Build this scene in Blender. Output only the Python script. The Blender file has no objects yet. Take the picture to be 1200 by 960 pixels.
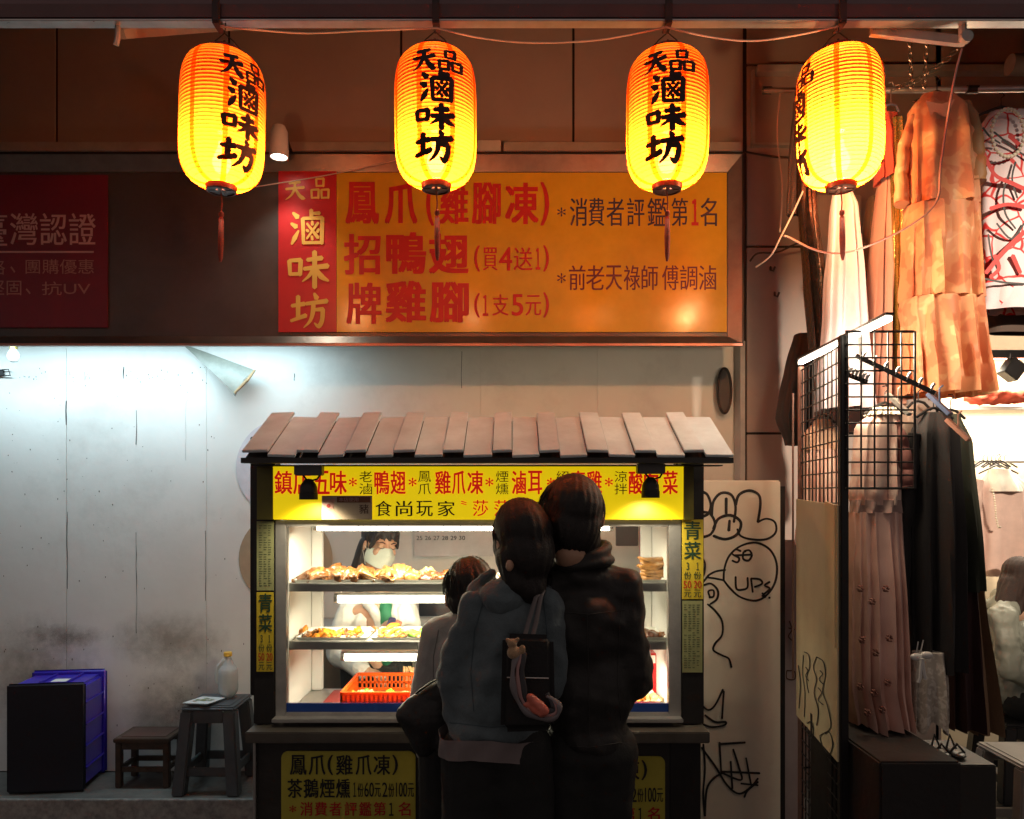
import bpy, bmesh, math, random
from mathutils import Vector, Matrix, noise, Euler
random.seed(7)
PI = math.pi
sc = bpy.context.scene
COL = sc.collection
HOR, FPX, CZ = 580.0, 900.0, 1.6

# ------------------------------------------------------------------ camera, world, exposure
cam_d = bpy.data.cameras.new('camera'); cam = bpy.data.objects.new('camera', cam_d); COL.objects.link(cam)
cam.location = (0, 0, CZ); cam.rotation_euler = (PI/2, 0, 0)
cam_d.sensor_width = 36; cam_d.lens = 27; cam_d.shift_y = (HOR-480)/1200
cam_d.clip_start = 0.05; cam_d.clip_end = 500
sc.camera = cam
world = bpy.data.worlds.new('World'); sc.world = world; world.use_nodes = True
bg = world.node_tree.nodes['Background']
bg.inputs[0].default_value = (0.62, 0.50, 0.46, 1); bg.inputs[1].default_value = 0.28
sc.view_settings.view_transform = 'Standard'; sc.view_settings.look = 'None'
sc.view_settings.exposure = 0; sc.view_settings.gamma = 1
sc.render.engine = 'CYCLES'
sc.cycles.use_denoising = True
sc.cycles.max_bounces = 6; sc.cycles.transparent_max_bounces = 16
sc.cycles.caustics_reflective = False; sc.cycles.caustics_refractive = False
sc.cycles.sample_clamp_indirect = 4

LANTERN_W = 38; TUBE_COOL = 17; CASE_TUBE = 14; STRIP = 18; SHOP = 60

# ------------------------------------------------------------------ helpers
ADDED_FLOOD = 1350
def W(px, py, d):
    """the point that stands d metres in front of the viewer's plane along the street's depth"""
    return Vector(((px-600)/FPX*d, d, CZ-(py-HOR)/FPX*d))
def X(px, d): return (px-600)/FPX*d
def Z(py, d): return CZ-(py-HOR)/FPX*d

MATS = {}
def mat(name, col, rough=0.6, metal=0.0, var=0.12, scale=8.0, bump=0.15, bscale=60.0, emit=None, es=0, coat=0, sheen=0, stain=None, stain_amt=0.0, stain_scale=2.0, spec=None):
    if name in MATS: return MATS[name]
    m = bpy.data.materials.new(name); m.use_nodes = True; nt = m.node_tree; N = nt.nodes; L = nt.links
    b = N['Principled BSDF']
    b.inputs['Roughness'].default_value = rough; b.inputs['Metallic'].default_value = metal
    if spec is not None: b.inputs['Specular IOR Level'].default_value = spec
    if coat: b.inputs['Coat Weight'].default_value = coat
    if sheen: b.inputs['Sheen Weight'].default_value = sheen
    tc = N.new('ShaderNodeTexCoord')
    nz = N.new('ShaderNodeTexNoise'); nz.inputs['Scale'].default_value = scale; nz.inputs['Detail'].default_value = 6; nz.inputs['Roughness'].default_value = .65
    L.new(tc.outputs['Object'], nz.inputs['Vector'])
    r = N.new('ShaderNodeValToRGB')
    c = Vector(col[:3])
    r.color_ramp.elements[0].position = .3; r.color_ramp.elements[1].position = .7
    r.color_ramp.elements[0].color = (*[max(0, v*(1-var)) for v in c], 1)
    r.color_ramp.elements[1].color = (*[min(1, v*(1+var)) for v in c], 1)
    L.new(nz.outputs['Fac'], r.inputs[0])
    out = r.outputs[0]
    if stain is not None:
        n2 = N.new('ShaderNodeTexNoise'); n2.inputs['Scale'].default_value = stain_scale; n2.inputs['Detail'].default_value = 8; n2.inputs['Roughness'].default_value = .7
        L.new(tc.outputs['Object'], n2.inputs['Vector'])
        r2 = N.new('ShaderNodeValToRGB'); r2.color_ramp.elements[0].position = .52; r2.color_ramp.elements[1].position = .75
        r2.color_ramp.elements[0].color = (0, 0, 0, 1); r2.color_ramp.elements[1].color = (stain_amt,)*3+(1,)
        L.new(n2.outputs['Fac'], r2.inputs[0])
        mx = N.new('ShaderNodeMixRGB'); mx.inputs[2].default_value = (*stain, 1)
        L.new(r2.outputs[0], mx.inputs[0]); L.new(out, mx.inputs[1]); out = mx.outputs[0]
    L.new(out, b.inputs['Base Color'])
    if bump:
        nb = N.new('ShaderNodeTexNoise'); nb.inputs['Scale'].default_value = bscale; nb.inputs['Detail'].default_value = 5
        L.new(tc.outputs['Object'], nb.inputs['Vector'])
        bp = N.new('ShaderNodeBump'); bp.inputs['Strength'].default_value = bump; bp.inputs['Distance'].default_value = .004
        L.new(nb.outputs['Fac'], bp.inputs['Height']); L.new(bp.outputs[0], b.inputs['Normal'])
        rr = N.new('ShaderNodeMapRange'); rr.inputs[3].default_value = max(0.03, rough-.08); rr.inputs[4].default_value = min(1, rough+.1)
        L.new(nz.outputs['Fac'], rr.inputs[0]); L.new(rr.outputs[0], b.inputs['Roughness'])
    if emit is not None:
        b.inputs['Emission Color'].default_value = (*emit, 1); b.inputs['Emission Strength'].default_value = es
    MATS[name] = m; return m

def tmat(name, col, tcol, mix=.5, rough=.5):
    """a thin sheet that lets light through (plastic, cloth, paper)"""
    m = mat(name, col, rough); nt = m.node_tree; N = nt.nodes; L = nt.links
    b = N['Principled BSDF']; o = N['Material Output']; t = N.new('ShaderNodeBsdfTranslucent'); t.inputs[0].default_value = (*tcol, 1)
    x = N.new('ShaderNodeMixShader'); x.inputs[0].default_value = mix
    L.new(b.outputs[0], x.inputs[1]); L.new(t.outputs[0], x.inputs[2]); L.new(x.outputs[0], o.inputs[0]); return m

def emat(name, col, s):
    if name in MATS: return MATS[name]
    m = bpy.data.materials.new(name); m.use_nodes = True; nt = m.node_tree
    for n in list(nt.nodes): nt.nodes.remove(n)
    e = nt.nodes.new('ShaderNodeEmission'); o = nt.nodes.new('ShaderNodeOutputMaterial')
    e.inputs[0].default_value = (*col, 1); e.inputs[1].default_value = s
    nt.links.new(e.outputs[0], o.inputs[0]); MATS[name] = m; return m

class MB:
    def __init__(s): s.v = []; s.f = []
    def add(s, vs, fs):
        o = len(s.v); s.v += [Vector(v) for v in vs]; s.f += [tuple(i+o for i in f) for f in fs]
    def box(s, x0, x1, y0, y1, z0, z1):
        if x0 > x1: x0, x1 = x1, x0
        if y0 > y1: y0, y1 = y1, y0
        if z0 > z1: z0, z1 = z1, z0
        s.add([(x0,y0,z0),(x1,y0,z0),(x1,y1,z0),(x0,y1,z0),(x0,y0,z1),(x1,y0,z1),(x1,y1,z1),(x0,y1,z1)],
              [(0,3,2,1),(4,5,6,7),(0,1,5,4),(1,2,6,5),(2,3,7,6),(3,0,4,7)])
        return s
    def hexa(s, a, b):
        """a, b: two quads (front and back) of 4 points each in the same order"""
        s.add(list(a)+list(b), [(0,1,2,3),(7,6,5,4),(0,4,5,1),(1,5,6,2),(2,6,7,3),(3,7,4,0)]); return s
    def beam(s, p0, p1, w, h, up=(0,0,1)):
        p0 = Vector(p0); p1 = Vector(p1); t = (p1-p0).normalized(); u = Vector(up)
        sd = t.cross(u)
        if sd.length < 1e-4: sd = t.cross(Vector((0,1,0)))
        sd.normalize(); u = sd.cross(t).normalized()
        q = lambda p: [p-sd*w/2-u*h/2, p+sd*w/2-u*h/2, p+sd*w/2+u*h/2, p-sd*w/2+u*h/2]
        return s.hexa(q(p0), q(p1))
    def tube(s, pts, r, seg=8, flat=1.0, closed=False, caps=True):
        pts = [Vector(p) for p in pts]; n = len(pts)
        rs = r if isinstance(r, (list, tuple)) else [r]*n
        ref = Vector((0.013, 0.037, 1)); vs = []; fs = []
        prev = None
        for i, p in enumerate(pts):
            if closed: t = pts[(i+1) % n]-pts[i-1]
            else: t = pts[min(i+1, n-1)]-pts[max(i-1, 0)]
            t = t.normalized() if t.length > 1e-9 else Vector((0,0,1))
            if prev is None:
                a = t.cross(ref)
                if a.length < .15: a = t.cross(Vector((0,1,.1)))
            else: a = prev - t*prev.dot(t)
            a.normalize(); prev = a; b = t.cross(a)
            for k in range(seg):
                an = 2*PI*k/seg
                vs.append(p + a*math.cos(an)*rs[i] + b*math.sin(an)*rs[i]*flat)
        m = n if closed else n-1
        for i in range(m):
            j = (i+1) % n
            for k in range(seg):
                k2 = (k+1) % seg
                fs.append((i*seg+k, i*seg+k2, j*seg+k2, j*seg+k))
        if caps and not closed:
            fs.append(tuple(range(seg))[::-1]); fs.append(tuple((n-1)*seg+k for k in range(seg)))
        s.add(vs, fs); return s
    def lathe(s, prof, c=(0,0,0), seg=24, cap=True, axis='z'):
        c = Vector(c); vs = []; fs = []
        for r, z in prof:
            for k in range(seg):
                a = 2*PI*k/seg
                v = Vector((r*math.cos(a), r*math.sin(a), z))
                if axis == 'y': v = Vector((v.x, v.z, v.y))
                if axis == 'x': v = Vector((v.z, v.x, v.y))
                vs.append(c+v)
        for i in range(len(prof)-1):
            for k in range(seg):
                k2 = (k+1) % seg
                fs.append((i*seg+k, i*seg+k2, (i+1)*seg+k2, (i+1)*seg+k))
        if cap:
            if prof[0][0] > 1e-4: fs.append(tuple(range(seg))[::-1])
            if prof[-1][0] > 1e-4: fs.append(tuple((len(prof)-1)*seg+k for k in range(seg)))
        s.add(vs, fs); return s
    def ell(s, c, r, rot=None, seg=16, rings=10):
        c = Vector(c); M = rot if rot is not None else Matrix.Identity(3)
        vs = [c+M@Vector((0,0,-r[2]))]; fs = []
        for i in range(1, rings):
            a = -PI/2+PI*i/rings
            for k in range(seg):
                b = 2*PI*k/seg
                vs.append(c+M@Vector((r[0]*math.cos(a)*math.cos(b), r[1]*math.cos(a)*math.sin(b), r[2]*math.sin(a))))
        vs.append(c+M@Vector((0,0,r[2])))
        for k in range(seg): fs.append((0, 1+(k+1) % seg, 1+k))
        for i in range(rings-2):
            for k in range(seg):
                k2 = (k+1) % seg; o = 1+i*seg
                fs.append((o+k, o+k2, o+seg+k2, o+seg+k))
        o = 1+(rings-2)*seg
        for k in range(seg): fs.append((o+k, o+(k+1) % seg, len(vs)-1))
        s.add(vs, fs); return s
    def cap(s, p0, p1, r0, r1, seg=14, flat=1.0):
        p0 = Vector(p0); p1 = Vector(p1); t = (p1-p0); L = t.length; t.normalize()
        pts = []; rs = []
        for i in range(5):
            a = PI/2*i/4.0; pts.append(p0-t*r0*math.cos(a)); rs.append(max(r0*math.sin(a), 1e-4))
        for i in range(5):
            a = PI/2*i/4.0; pts.append(p1+t*r1*math.sin(a)); rs.append(max(r1*math.cos(a), 1e-4))
        return s.tube(pts, rs, seg, flat)
    def xf(s, M): s.v = [M@v for v in s.v]; return s

def finish(o, bevel=0, smooth=False, seg=2, fixn=True):
    me = o.data
    bm = bmesh.new(); bm.from_mesh(me)
    if fixn: bmesh.ops.recalc_face_normals(bm, faces=bm.faces)
    if bevel:
        es = [e for e in bm.edges if len(e.link_faces) == 2 and e.calc_face_angle(0) > .6]
        bmesh.ops.bevel(bm, geom=es, offset=bevel, segments=seg, affect='EDGES', clamp_overlap=True)
    bm.to_mesh(me); bm.free()
    if smooth:
        me.polygons.foreach_set('use_smooth', [True]*len(me.polygons))
        try: me.set_sharp_from_angle(angle=math.radians(42))
        except Exception: pass

def obj(name, mb, m, parent=None, bevel=0, smooth=False, fixn=True, kind=None, seg=2):
    off = parent_loc(parent)
    me = bpy.data.meshes.new(name)
    me.from_pydata([v-off for v in mb.v], [], mb.f); me.materials.append(m)
    o = bpy.data.objects.new(name, me); COL.objects.link(o)
    if parent is not None: o.parent = parent
    finish(o, bevel, smooth, seg, fixn)
    if kind: o['kind'] = kind
    return o
def parent_loc(p):
    off = Vector((0,0,0))
    while p is not None: off += p.location; p = p.parent
    return off
def tag(o, label=None, cat=None, group=None, kind=None):
    if label: o['label'] = label
    if cat: o['category'] = cat
    if group: o['group'] = group
    if kind: o['kind'] = kind
    return o
def thing(name, label, cat, loc=(0,0,0), group=None):
    o = bpy.data.objects.new(name, None); COL.objects.link(o); o.location = loc; o.empty_display_size = .05
    return tag(o, label, cat, group)
def copy_tree(o, parent=None):
    c = o.copy(); COL.objects.link(c); c.parent = parent
    for ch in [x for x in bpy.data.objects if x.parent == o]: copy_tree(ch, c)
    return c
def light(name, kind, loc, power, col, parent=None, size=.05, rot=None, size_y=None, spot=None, blend=.5):
    l = bpy.data.lights.new(name, kind); l.energy = power; l.color = col
    if kind == 'AREA':
        l.size = size
        if size_y: l.shape = 'RECTANGLE'; l.size_y = size_y
    else: l.shadow_soft_size = size
    if kind == 'SPOT': l.spot_size = math.radians(spot); l.spot_blend = blend
    o = bpy.data.objects.new(name, l); COL.objects.link(o)
    o.location = Vector(loc)-parent_loc(parent)
    if parent is not None: o.parent = parent
    if rot: o.rotation_euler = rot
    return o

# ---- writing -----------------------------------------------------
def text_raw(body, bold=0.0, align='LEFT'):
    cu = bpy.data.curves.new('writing', 'FONT'); cu.body = body; cu.offset = bold; cu.resolution_u = 3; cu.align_x = align
    o = bpy.data.objects.new('writing', cu); COL.objects.link(o)
    bpy.context.view_layer.update()
    me = bpy.data.meshes.new_from_object(o.evaluated_get(bpy.context.evaluated_depsgraph_get()))
    vs = [v.co.copy() for v in me.vertices]; fs = [tuple(p.vertices) for p in me.polygons]
    bpy.data.objects.remove(o); bpy.data.curves.remove(cu); bpy.data.meshes.remove(me)
    return vs, fs
def fit(vs, x0, x1, z0, z1):
    ax = min(v.x for v in vs); bx = max(v.x for v in vs); ay = min(v.y for v in vs); by = max(v.y for v in vs)
    return [Vector((x0+(v.x-ax)/(bx-ax)*(x1-x0), z0+(v.y-ay)/(by-ay)*(z1-z0), v.z)) for v in vs]
def write(mb, body, px0, px1, py0, py1, d, bold=0.015):
    """fits writing into the rectangle given on the plane at depth d"""
    if body == '1': body = '１'
    vs, fs = text_raw(body, 0)
    vs = fit(vs, X(px0, d), X(px1, d), Z(py1, d), Z(py0, d))
    h = abs(Z(py0, d)-Z(py1, d)); k = h*bold*.75
    offs = [(0,0)] if bold < .008 else ([(-1,0),(1,0)] if bold < .02 else [(-1,-.7),(1,-.7),(-1,.7),(1,.7),(0,0)])
    for i, (ox, oz) in enumerate(offs):
        mb.add([(v.x+ox*k, d-.00012*i, v.y+oz*k) for v in vs], fs)
def ribbon(mb, pts, M, d0=0.0, wmul=1.0):
    """pts: (x, y, w) brush line on a flat sheet; M maps (x, y, depth) to 3-D. Smooth line, round ends"""
    P = [Vector((p[0], p[1])) for p in pts]; Ww = [p[2]*wmul for p in pts]
    if len(P) > 2:
        Q = []; R = []
        for i in range(len(P)-1):
            p0 = P[max(i-1,0)]; p1 = P[i]; p2 = P[i+1]; p3 = P[min(i+2, len(P)-1)]
            for k in range(5):
                t = k/5
                Q.append(.5*((2*p1)+(p2-p0)*t+(2*p0-5*p1+4*p2-p3)*t*t+(3*p1-p0-3*p2+p3)*t**3)); R.append(Ww[i]*(1-t)+Ww[i+1]*t)
        Q.append(P[-1]); R.append(Ww[-1]); P, Ww = Q, R
    n = len(P); L = []; Rr = []
    for i in range(n):
        t = P[min(i+1,n-1)]-P[max(i-1,0)]
        t = t.normalized() if t.length > 1e-9 else Vector((1,0))
        nn = Vector((-t.y, t.x))
        L.append(P[i]+nn*Ww[i]/2); Rr.append(P[i]-nn*Ww[i]/2)
    t0 = (P[1]-P[0]).normalized(); t1 = (P[-1]-P[-2]).normalized()
    loop = L + [P[-1]+t1*Ww[-1]*.35] + Rr[::-1] + [P[0]-t0*Ww[0]*.35]
    vs = [M(L[i].x, L[i].y, d0) for i in range(n)]+[M(Rr[i].x, Rr[i].y, d0) for i in range(n)]
    fs = [(i, i+1, n+i+1, n+i) for i in range(n-1)]
    vs += [M(*(P[-1]+t1*Ww[-1]*.35), d0), M(*(P[0]-t0*Ww[0]*.35), d0)]
    fs += [(n-1, 2*n, 2*n-1), (0, n, 2*n+1)]
    mb.add(vs, fs)
def sq(x0, y0, x1, y1, w=8):   # a brush mouth radical
    return [[(x0,y1,w),(x0+3,y0,w*.8)], [(x0,y1,w*.8),(x1,y1+2,w),(x1-3,y0,w)], [(x0+2,y0+2,w*.8),(x1-2,y0+3,w*.8)]]
def sq2(x0, y0, x1, y1, w=8):
    return [[(x0,y1,w),(x0+2,y0,w*.8)], [(x0,y1,w*.8),(x1,y1+2,w)], [(x1,y1+2,w),(x1-2,y0,w)], [(x0+2,y0+2,w*.8),(x1-2,y0+3,w*.8)]]
GLYPH = {
 'tian': [[(24,82,10),(74,87,10)], [(8,54,9),(92,62,11)], [(51,84,10),(47,52,10),(32,24,8),(6,4,2)], [(52,56,7),(68,28,12),(86,12,15),(98,10,3)]],
 'pin': sq2(29,60,69,94,9)+sq2(4,6,43,44,9)+sq2(57,6,96,44,9),
 'lu': [[(8,92,6),(21,80,12)], [(3,62,6),(17,53,12)], [(4,4,4),(13,22,11),(24,42,4)], [(60,100,9),(61,78,9)], [(61,90,6),(84,91,9)]]+sq2(36,6,92,76,9)+
       [[(48,62,5),(80,22,8)], [(80,64,6),(48,20,5)], [(63,68,6),(64,58,7)], [(46,44,5),(52,40,7)], [(82,46,6),(78,38,7)], [(62,26,6),(64,16,6)]],
 'wei': sq2(4,36,32,74,9)+[[(48,76,8),(84,81,10)], [(40,52,8),(98,60,11)], [(66,98,10),(66,2,10)], [(64,54,9),(53,34,7),(36,18,2)], [(68,54,7),(82,32,12),(100,20,4)]],
 'fang': [[(4,64,8),(38,70,10)], [(21,92,10),(21,32,10)], [(2,20,7),(42,36,10)], [(64,100,6),(71,86,12)], [(42,70,8),(98,78,11)], [(62,74,10),(60,42,10),(52,18,7),(36,0,2)],
          [(62,52,7),(88,54,10)], [(87,54,10),(85,22,10),(76,4,10),(64,14,2)]],
}
def glyph(mb, g, x0, x1, z0, z1, M, wmul=1.3):
    for i, st in enumerate(GLYPH[g]):
        k = (abs(x1-x0)+abs(z1-z0))/200
        ribbon(mb, [(x0+(x1-x0)*p[0]/100, z0+(z1-z0)*p[1]/100, p[2]*k*wmul) for p in st], M, .00025*i)

# ---- remeshed organic shapes -------------------------------------
def blob(name, mb, m, parent, voxel=.008, smooth=6, wr=0, wscale=6, disp=None, keep=None):
    off = parent_loc(parent)
    me = bpy.data.meshes.new(name); me.from_pydata([v[:] for v in mb.v], [], mb.f)
    o = bpy.data.objects.new(name, me); COL.objects.link(o)
    finish(o)
    r = o.modifiers.new('r', 'REMESH'); r.mode = 'VOXEL'; r.voxel_size = voxel; r.adaptivity = 0
    s = o.modifiers.new('s', 'SMOOTH'); s.factor = .5; s.iterations = smooth
    bpy.context.view_layer.update()
    m2 = bpy.data.meshes.new_from_object(o.evaluated_get(bpy.context.evaluated_depsgraph_get()))
    o.modifiers.clear(); o.data = m2; bpy.data.meshes.remove(me); m2.name = name
    if wr:
        nn = [v.normal.copy() for v in m2.vertices]
        for i, v in enumerate(m2.vertices):
            p = v.co
            q = Vector((p.x*wscale, p.y*wscale, p.z*wscale*.45))
            h = noise.ridged_multi_fractal(q+Vector((3.1, 1.7, 9)), 1.0, 2.1, 3, .85, 2.0, noise_basis='PERLIN_ORIGINAL')-.9
            h2 = noise.noise(Vector((p.x*14+p.z*9, p.y*14, p.z*26)))*.35
            q2 = Vector((p.x*wscale*2.1+p.z*5, p.y*wscale*2, p.z*wscale*1.5-p.x*6)); h3 = noise.ridged_multi_fractal(q2, 1.0, 2.2, 2, .9, 2.0, noise_basis='PERLIN_ORIGINAL')-.9
            v.co = p+nn[i]*wr*(h*.85+h2+h3*.38)
    if disp:
        nn = [v.normal.copy() for v in m2.vertices]
        for i, v in enumerate(m2.vertices): v.co = disp(v.co.copy(), nn[i])
    for v in m2.vertices: v.co -= off
    m2.materials.clear(); m2.materials.append(m)
    m2.polygons.foreach_set('use_smooth', [True]*len(m2.polygons))
    if parent is not None: o.parent = parent
    return o

# ------------------------------------------------------------------ materials
M_ground = mat('wet_dark_paving', (.045,.043,.042), .45, var=.35, scale=3, bump=.5, bscale=40)
M_kerb = mat('grimy_concrete', (.13,.12,.105), .6, var=.4, scale=5, bump=.6, bscale=50, stain=(.02,.018,.015), stain_amt=.8)
M_kerbline = mat('worn_kerb_edge', (.33,.32,.3), .5, var=.4, scale=30)
M_clad = mat('tan_cladding', (.36,.29,.26), .5, var=.07, scale=3, bump=.08, bscale=200, stain=(.22,.16,.14), stain_amt=.25)
M_joint = mat('dark_joint', (.02,.015,.013), .8)
M_white = mat('white_painted_board', (.74,.71,.66), .55, var=.05, scale=2.5, bump=.25, bscale=18, stain=(.33,.28,.24), stain_amt=.38, stain_scale=1.6)
M_grime = mat('grime_mark', (.10,.075,.055), .9, var=.4, scale=40)
M_fascia = mat('dark_grey_fascia', (.052,.052,.054), .33, var=.25, scale=4, bump=.12, bscale=14, spec=.5, stain=(.03,.028,.028), stain_amt=.5)
M_steelbr = mat('bronze_steel_frame', (.17,.16,.15), .34, .7, var=.15, scale=12)
M_trunk = mat('pale_trunking', (.40,.38,.36), .5, var=.15)
M_signY = mat('orange_yellow_sign_face', (.62,.31,.02), .2, var=.08, bump=.05, bscale=20, spec=.5)
M_signR = mat('red_sign_face', (.5,.02,.025), .38, var=.06, bump=.04, bscale=20)
M_redink = mat('red_ink', (.50,.015,.012), .5, bump=0, var=.05)
M_blueink = mat('navy_ink', (.025,.022,.045), .5, bump=0, var=.05)
M_yelink = mat('gold_ink', (.75,.48,.09), .5, bump=0, var=.05)
M_black = mat('black_ink', (.012,.011,.011), .5, bump=0, var=.05)
M_crim = mat('crimson_sign_face', (.17,.010,.026), .45, var=.08)
M_pinkink = mat('dull_pink_ink', (.62,.36,.33), .5, bump=0)
M_awn = mat('dark_red_canvas', (.11,.045,.05), .7, var=.2, scale=6, bump=.3, bscale=90)
M_alu = mat('aluminium', (.62,.6,.57), .3, .9, var=.1, scale=20)
M_steel = mat('brushed_steel', (.46,.45,.43), .34, .65, var=.12, scale=18, bump=.1, bscale=120)
M_dksteel = mat('dark_painted_metal', (.022,.02,.02), .4, .3, var=.2)
M_cartdk = mat('dark_cart_panel', (.028,.025,.022), .45, var=.25, scale=10, bump=.25)
M_roof = mat('grey_roof_board', (.66,.75,.78), .42, var=.12, scale=9, bump=.35, bscale=25, stain=(.48,.52,.53), stain_amt=.6)
M_bannerY = mat('bright_yellow_banner', (.86,.62,.008), .45, var=.03, bump=.05, bscale=15, emit=(1,.72,.004), es=.62)  # a lit sign box
M_paperG = mat('faded_menu_paper', (.30,.31,.14), .6, var=.12, scale=20)
M_paperY = mat('yellow_price_paper', (.62,.46,.03), .5, var=.08)
M_wire = mat('pale_cable', (.48,.36,.3), .6)
M_dkwire = mat('dark_cable', (.05,.035,.03), .6)

# ------------------------------------------------------------------ setting
mb = MB(); mb.box(-30, 30, -12, 30, -.2, 0)
obj('ground', mb, M_ground, kind='structure')
mb = MB(); mb.box(-6, 1.6, 3.735, 6, .0, .12)
obj('pavement', mb, M_kerb, kind='structure', bevel=.004)
mb = MB(); mb.box(-6, 1.6, 3.72, 3.734, .0, .124)
obj('kerb', mb, M_kerbline, kind='structure', bevel=.003)
mb = MB(); mb.box(1.62, 8, 3.3, 7.5, 0, .05)
obj('shop_floor', mb, M_ground, kind='structure')

FY = 3.98
# ---- upper cladding and pillar
wl = thing('clad_wall', 'tan panelled building front with dark joints above and right of the long signboard', 'wall', (0, FY, 0))
mb = MB(); mb.box(-6, X(873,FY), FY+.012, FY+.10, 2.55, 5.2); mb.box(X(873,FY), 2.2, FY+.012, FY+.10, 0, 5.2); mb.box(2.2, 7, FY+.012, FY+.10, 2.72, 5.2)
obj('backing', mb, M_joint, wl)
def panel(x0, x1, z0, z1):
    g = .006
    m_ = MB(); m_.box(x0+g, x1-g, FY, FY+.011, z0+g, z1-g); obj('panel', m_, M_clad, wl, bevel=.0025)
sx = [-6]+[X(p, FY) for p in (-540,-338,-136,66,268,470,672,872)]
for i in range(len(sx)-1): panel(sx[i], sx[i+1], 2.55, 5.2)
rx = [X(874,FY), X(1102,FY), 2.2]
rz = [0, Z(900,FY), Z(722,FY), Z(508,FY), Z(289,FY), Z(76,FY), 5.2]
for i in range(2):
    for j in range(len(rz)-1): panel(rx[i], rx[i+1], rz[j], rz[j+1])
rx2 = [2.2, 3.1, 4.0, 5.2, 7]
for i in range(4):
    for j in range(4, len(rz)-1):
        panel(rx2[i], rx2[i+1], max(rz[j], 2.72) if j == 4 else rz[j], rz[j+1])
mb = MB(); mb.box(X(867,FY), X(873,FY)-.001, FY-.01, FY+.10, .12, Z(400,FY)); obj('corner_trim', mb, M_trunk, wl, bevel=.002)
# ---- white boarded wall
WY = 4.1
ww = thing('boarded_wall', 'white painted board wall with black vertical cracks and grime behind the stall', 'wall', (0, WY, 0))
xs = [-6, X(-160,WY), X(78,WY), X(242,WY), X(563,WY), X(700,WY), X(873,FY)+.1]
for i in range(len(xs)-1):
    m_ = MB(); g = .0016 if i < 2 else .0003
    m_.box(xs[i]+(g if i else 0), xs[i+1]-g, WY, WY+.02, .125, 2.9); obj('board', m_, M_white, ww, bevel=.0012)
mb = MB(); mb.box(-6, 1.4, WY+.022, WY+.06, .12, 2.9); obj('backing', mb, M_joint, ww)
mb = MB()
def crack(px, a, b, w=.006):
    pts = []; n = max(3, int((b-a)/12))
    for i in range(n+1):
        pts.append((X(px+random.uniform(-.5,.5),WY), Z(a+(b-a)*i/n,WY), w*random.uniform(.2,.7)))
    ribbon(mb, pts, lambda x, y, d: Vector((x, WY-.0015-d, y)))
crack(160,481,521,.009); crack(160,624,742,.005); crack(241,622,704,.006); crack(77.5,470,498,.01); crack(79,600,690,.006)
crack(541,412,455,.004); crack(145,430,444,.012); crack(100,436,446,.004); crack(345,438,446,.006); crack(218,470,540,.002)
obj('crack', mb, M_joint, ww)
mb = MB()
for _ in range(190):
    big = random.random() < .35
    px = random.uniform(0,290) if not big else random.uniform(5,290); py = random.uniform(430,690) if not big else random.uniform(730,895)
    if random.random() < .3: py = random.gauss(440, 5)
    r = random.uniform(.0012,.004)*(1.1 if big else 1)
    m2 = [(X(px,WY)+r*random.uniform(.5,1)*math.cos(a), WY-.001, Z(py,WY)+r*random.uniform(.6,2)*math.sin(a)) for a in [k*PI/3 for k in range(6)]]
    mb.add(m2, [tuple(range(6))])
obj('chips', mb, M_grime, ww, kind='stuff')
# soot and splash stains with soft edges: their own procedural material
def stain_mat(name, col, amt, sc_):
    m = bpy.data.materials.new(name); m.use_nodes = True; N = m.node_tree.nodes; L = m.node_tree.links
    b = N['Principled BSDF']; b.inputs['Base Color'].default_value = (*col,1); b.inputs['Roughness'].default_value = .8
    tc = N.new('ShaderNodeTexCoord'); nz = N.new('ShaderNodeTexNoise'); nz.inputs['Scale'].default_value = sc_; nz.inputs['Detail'].default_value = 7; nz.inputs['Roughness'].default_value = .7
    L.new(tc.outputs['Object'], nz.inputs['Vector'])
    gr = N.new('ShaderNodeTexGradient'); gr.gradient_type = 'SPHERICAL'
    mp = N.new('ShaderNodeMapping'); mp.inputs['Scale'].default_value = (2,2,2); mp.inputs['Location'].default_value = (-1,-1,-1)
    L.new(tc.outputs['Generated'], mp.inputs['Vector']); 
    sp = N.new('ShaderNodeSeparateXYZ'); cb = N.new('ShaderNodeCombineXYZ'); L.new(mp.outputs[0], sp.inputs[0]); L.new(sp.outputs[0], cb.inputs[0]); L.new(sp.outputs[2], cb.inputs[1])
    L.new(cb.outputs[0], gr.inputs['Vector'])
    mu = N.new('ShaderNodeMath'); mu.operation = 'MULTIPLY'; L.new(gr.outputs['Fac'], mu.inputs[0]); L.new(nz.outputs['Fac'], mu.inputs[1])
    r = N.new('ShaderNodeMapRange'); r.inputs[1].default_value = .12; r.inputs[2].default_value = .5; r.inputs[4].default_value = amt
    L.new(mu.outputs[0], r.inputs[0]); L.new(r.outputs[0], b.inputs['Alpha']); return m
M_soot = stain_mat('soot_stain', (.09,.07,.05), .10, 9); M_tan = stain_mat('brown_splash', (.2,.14,.09), .4, 14)
for (a, b_, c, d_, m_) in ((140,215,780,905,M_soot),(205,300,800,912,M_soot),(0,150,725,765,M_tan),(120,300,760,905,M_tan),(0,60,840,905,M_soot),(-60,150,690,900,M_tan),(100,300,700,800,M_tan)):
    mb = MB(); y_ = WY-.002-.0006*random.random(); mb.add([(X(a,WY),y_,Z(d_,WY)),(X(b_,WY),y_,Z(d_,WY)),(X(b_,WY),y_,Z(c,WY)),(X(a,WY),y_,Z(c,WY))], [(0,1,2,3)])
    obj('stain', mb, m_, ww)
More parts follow.
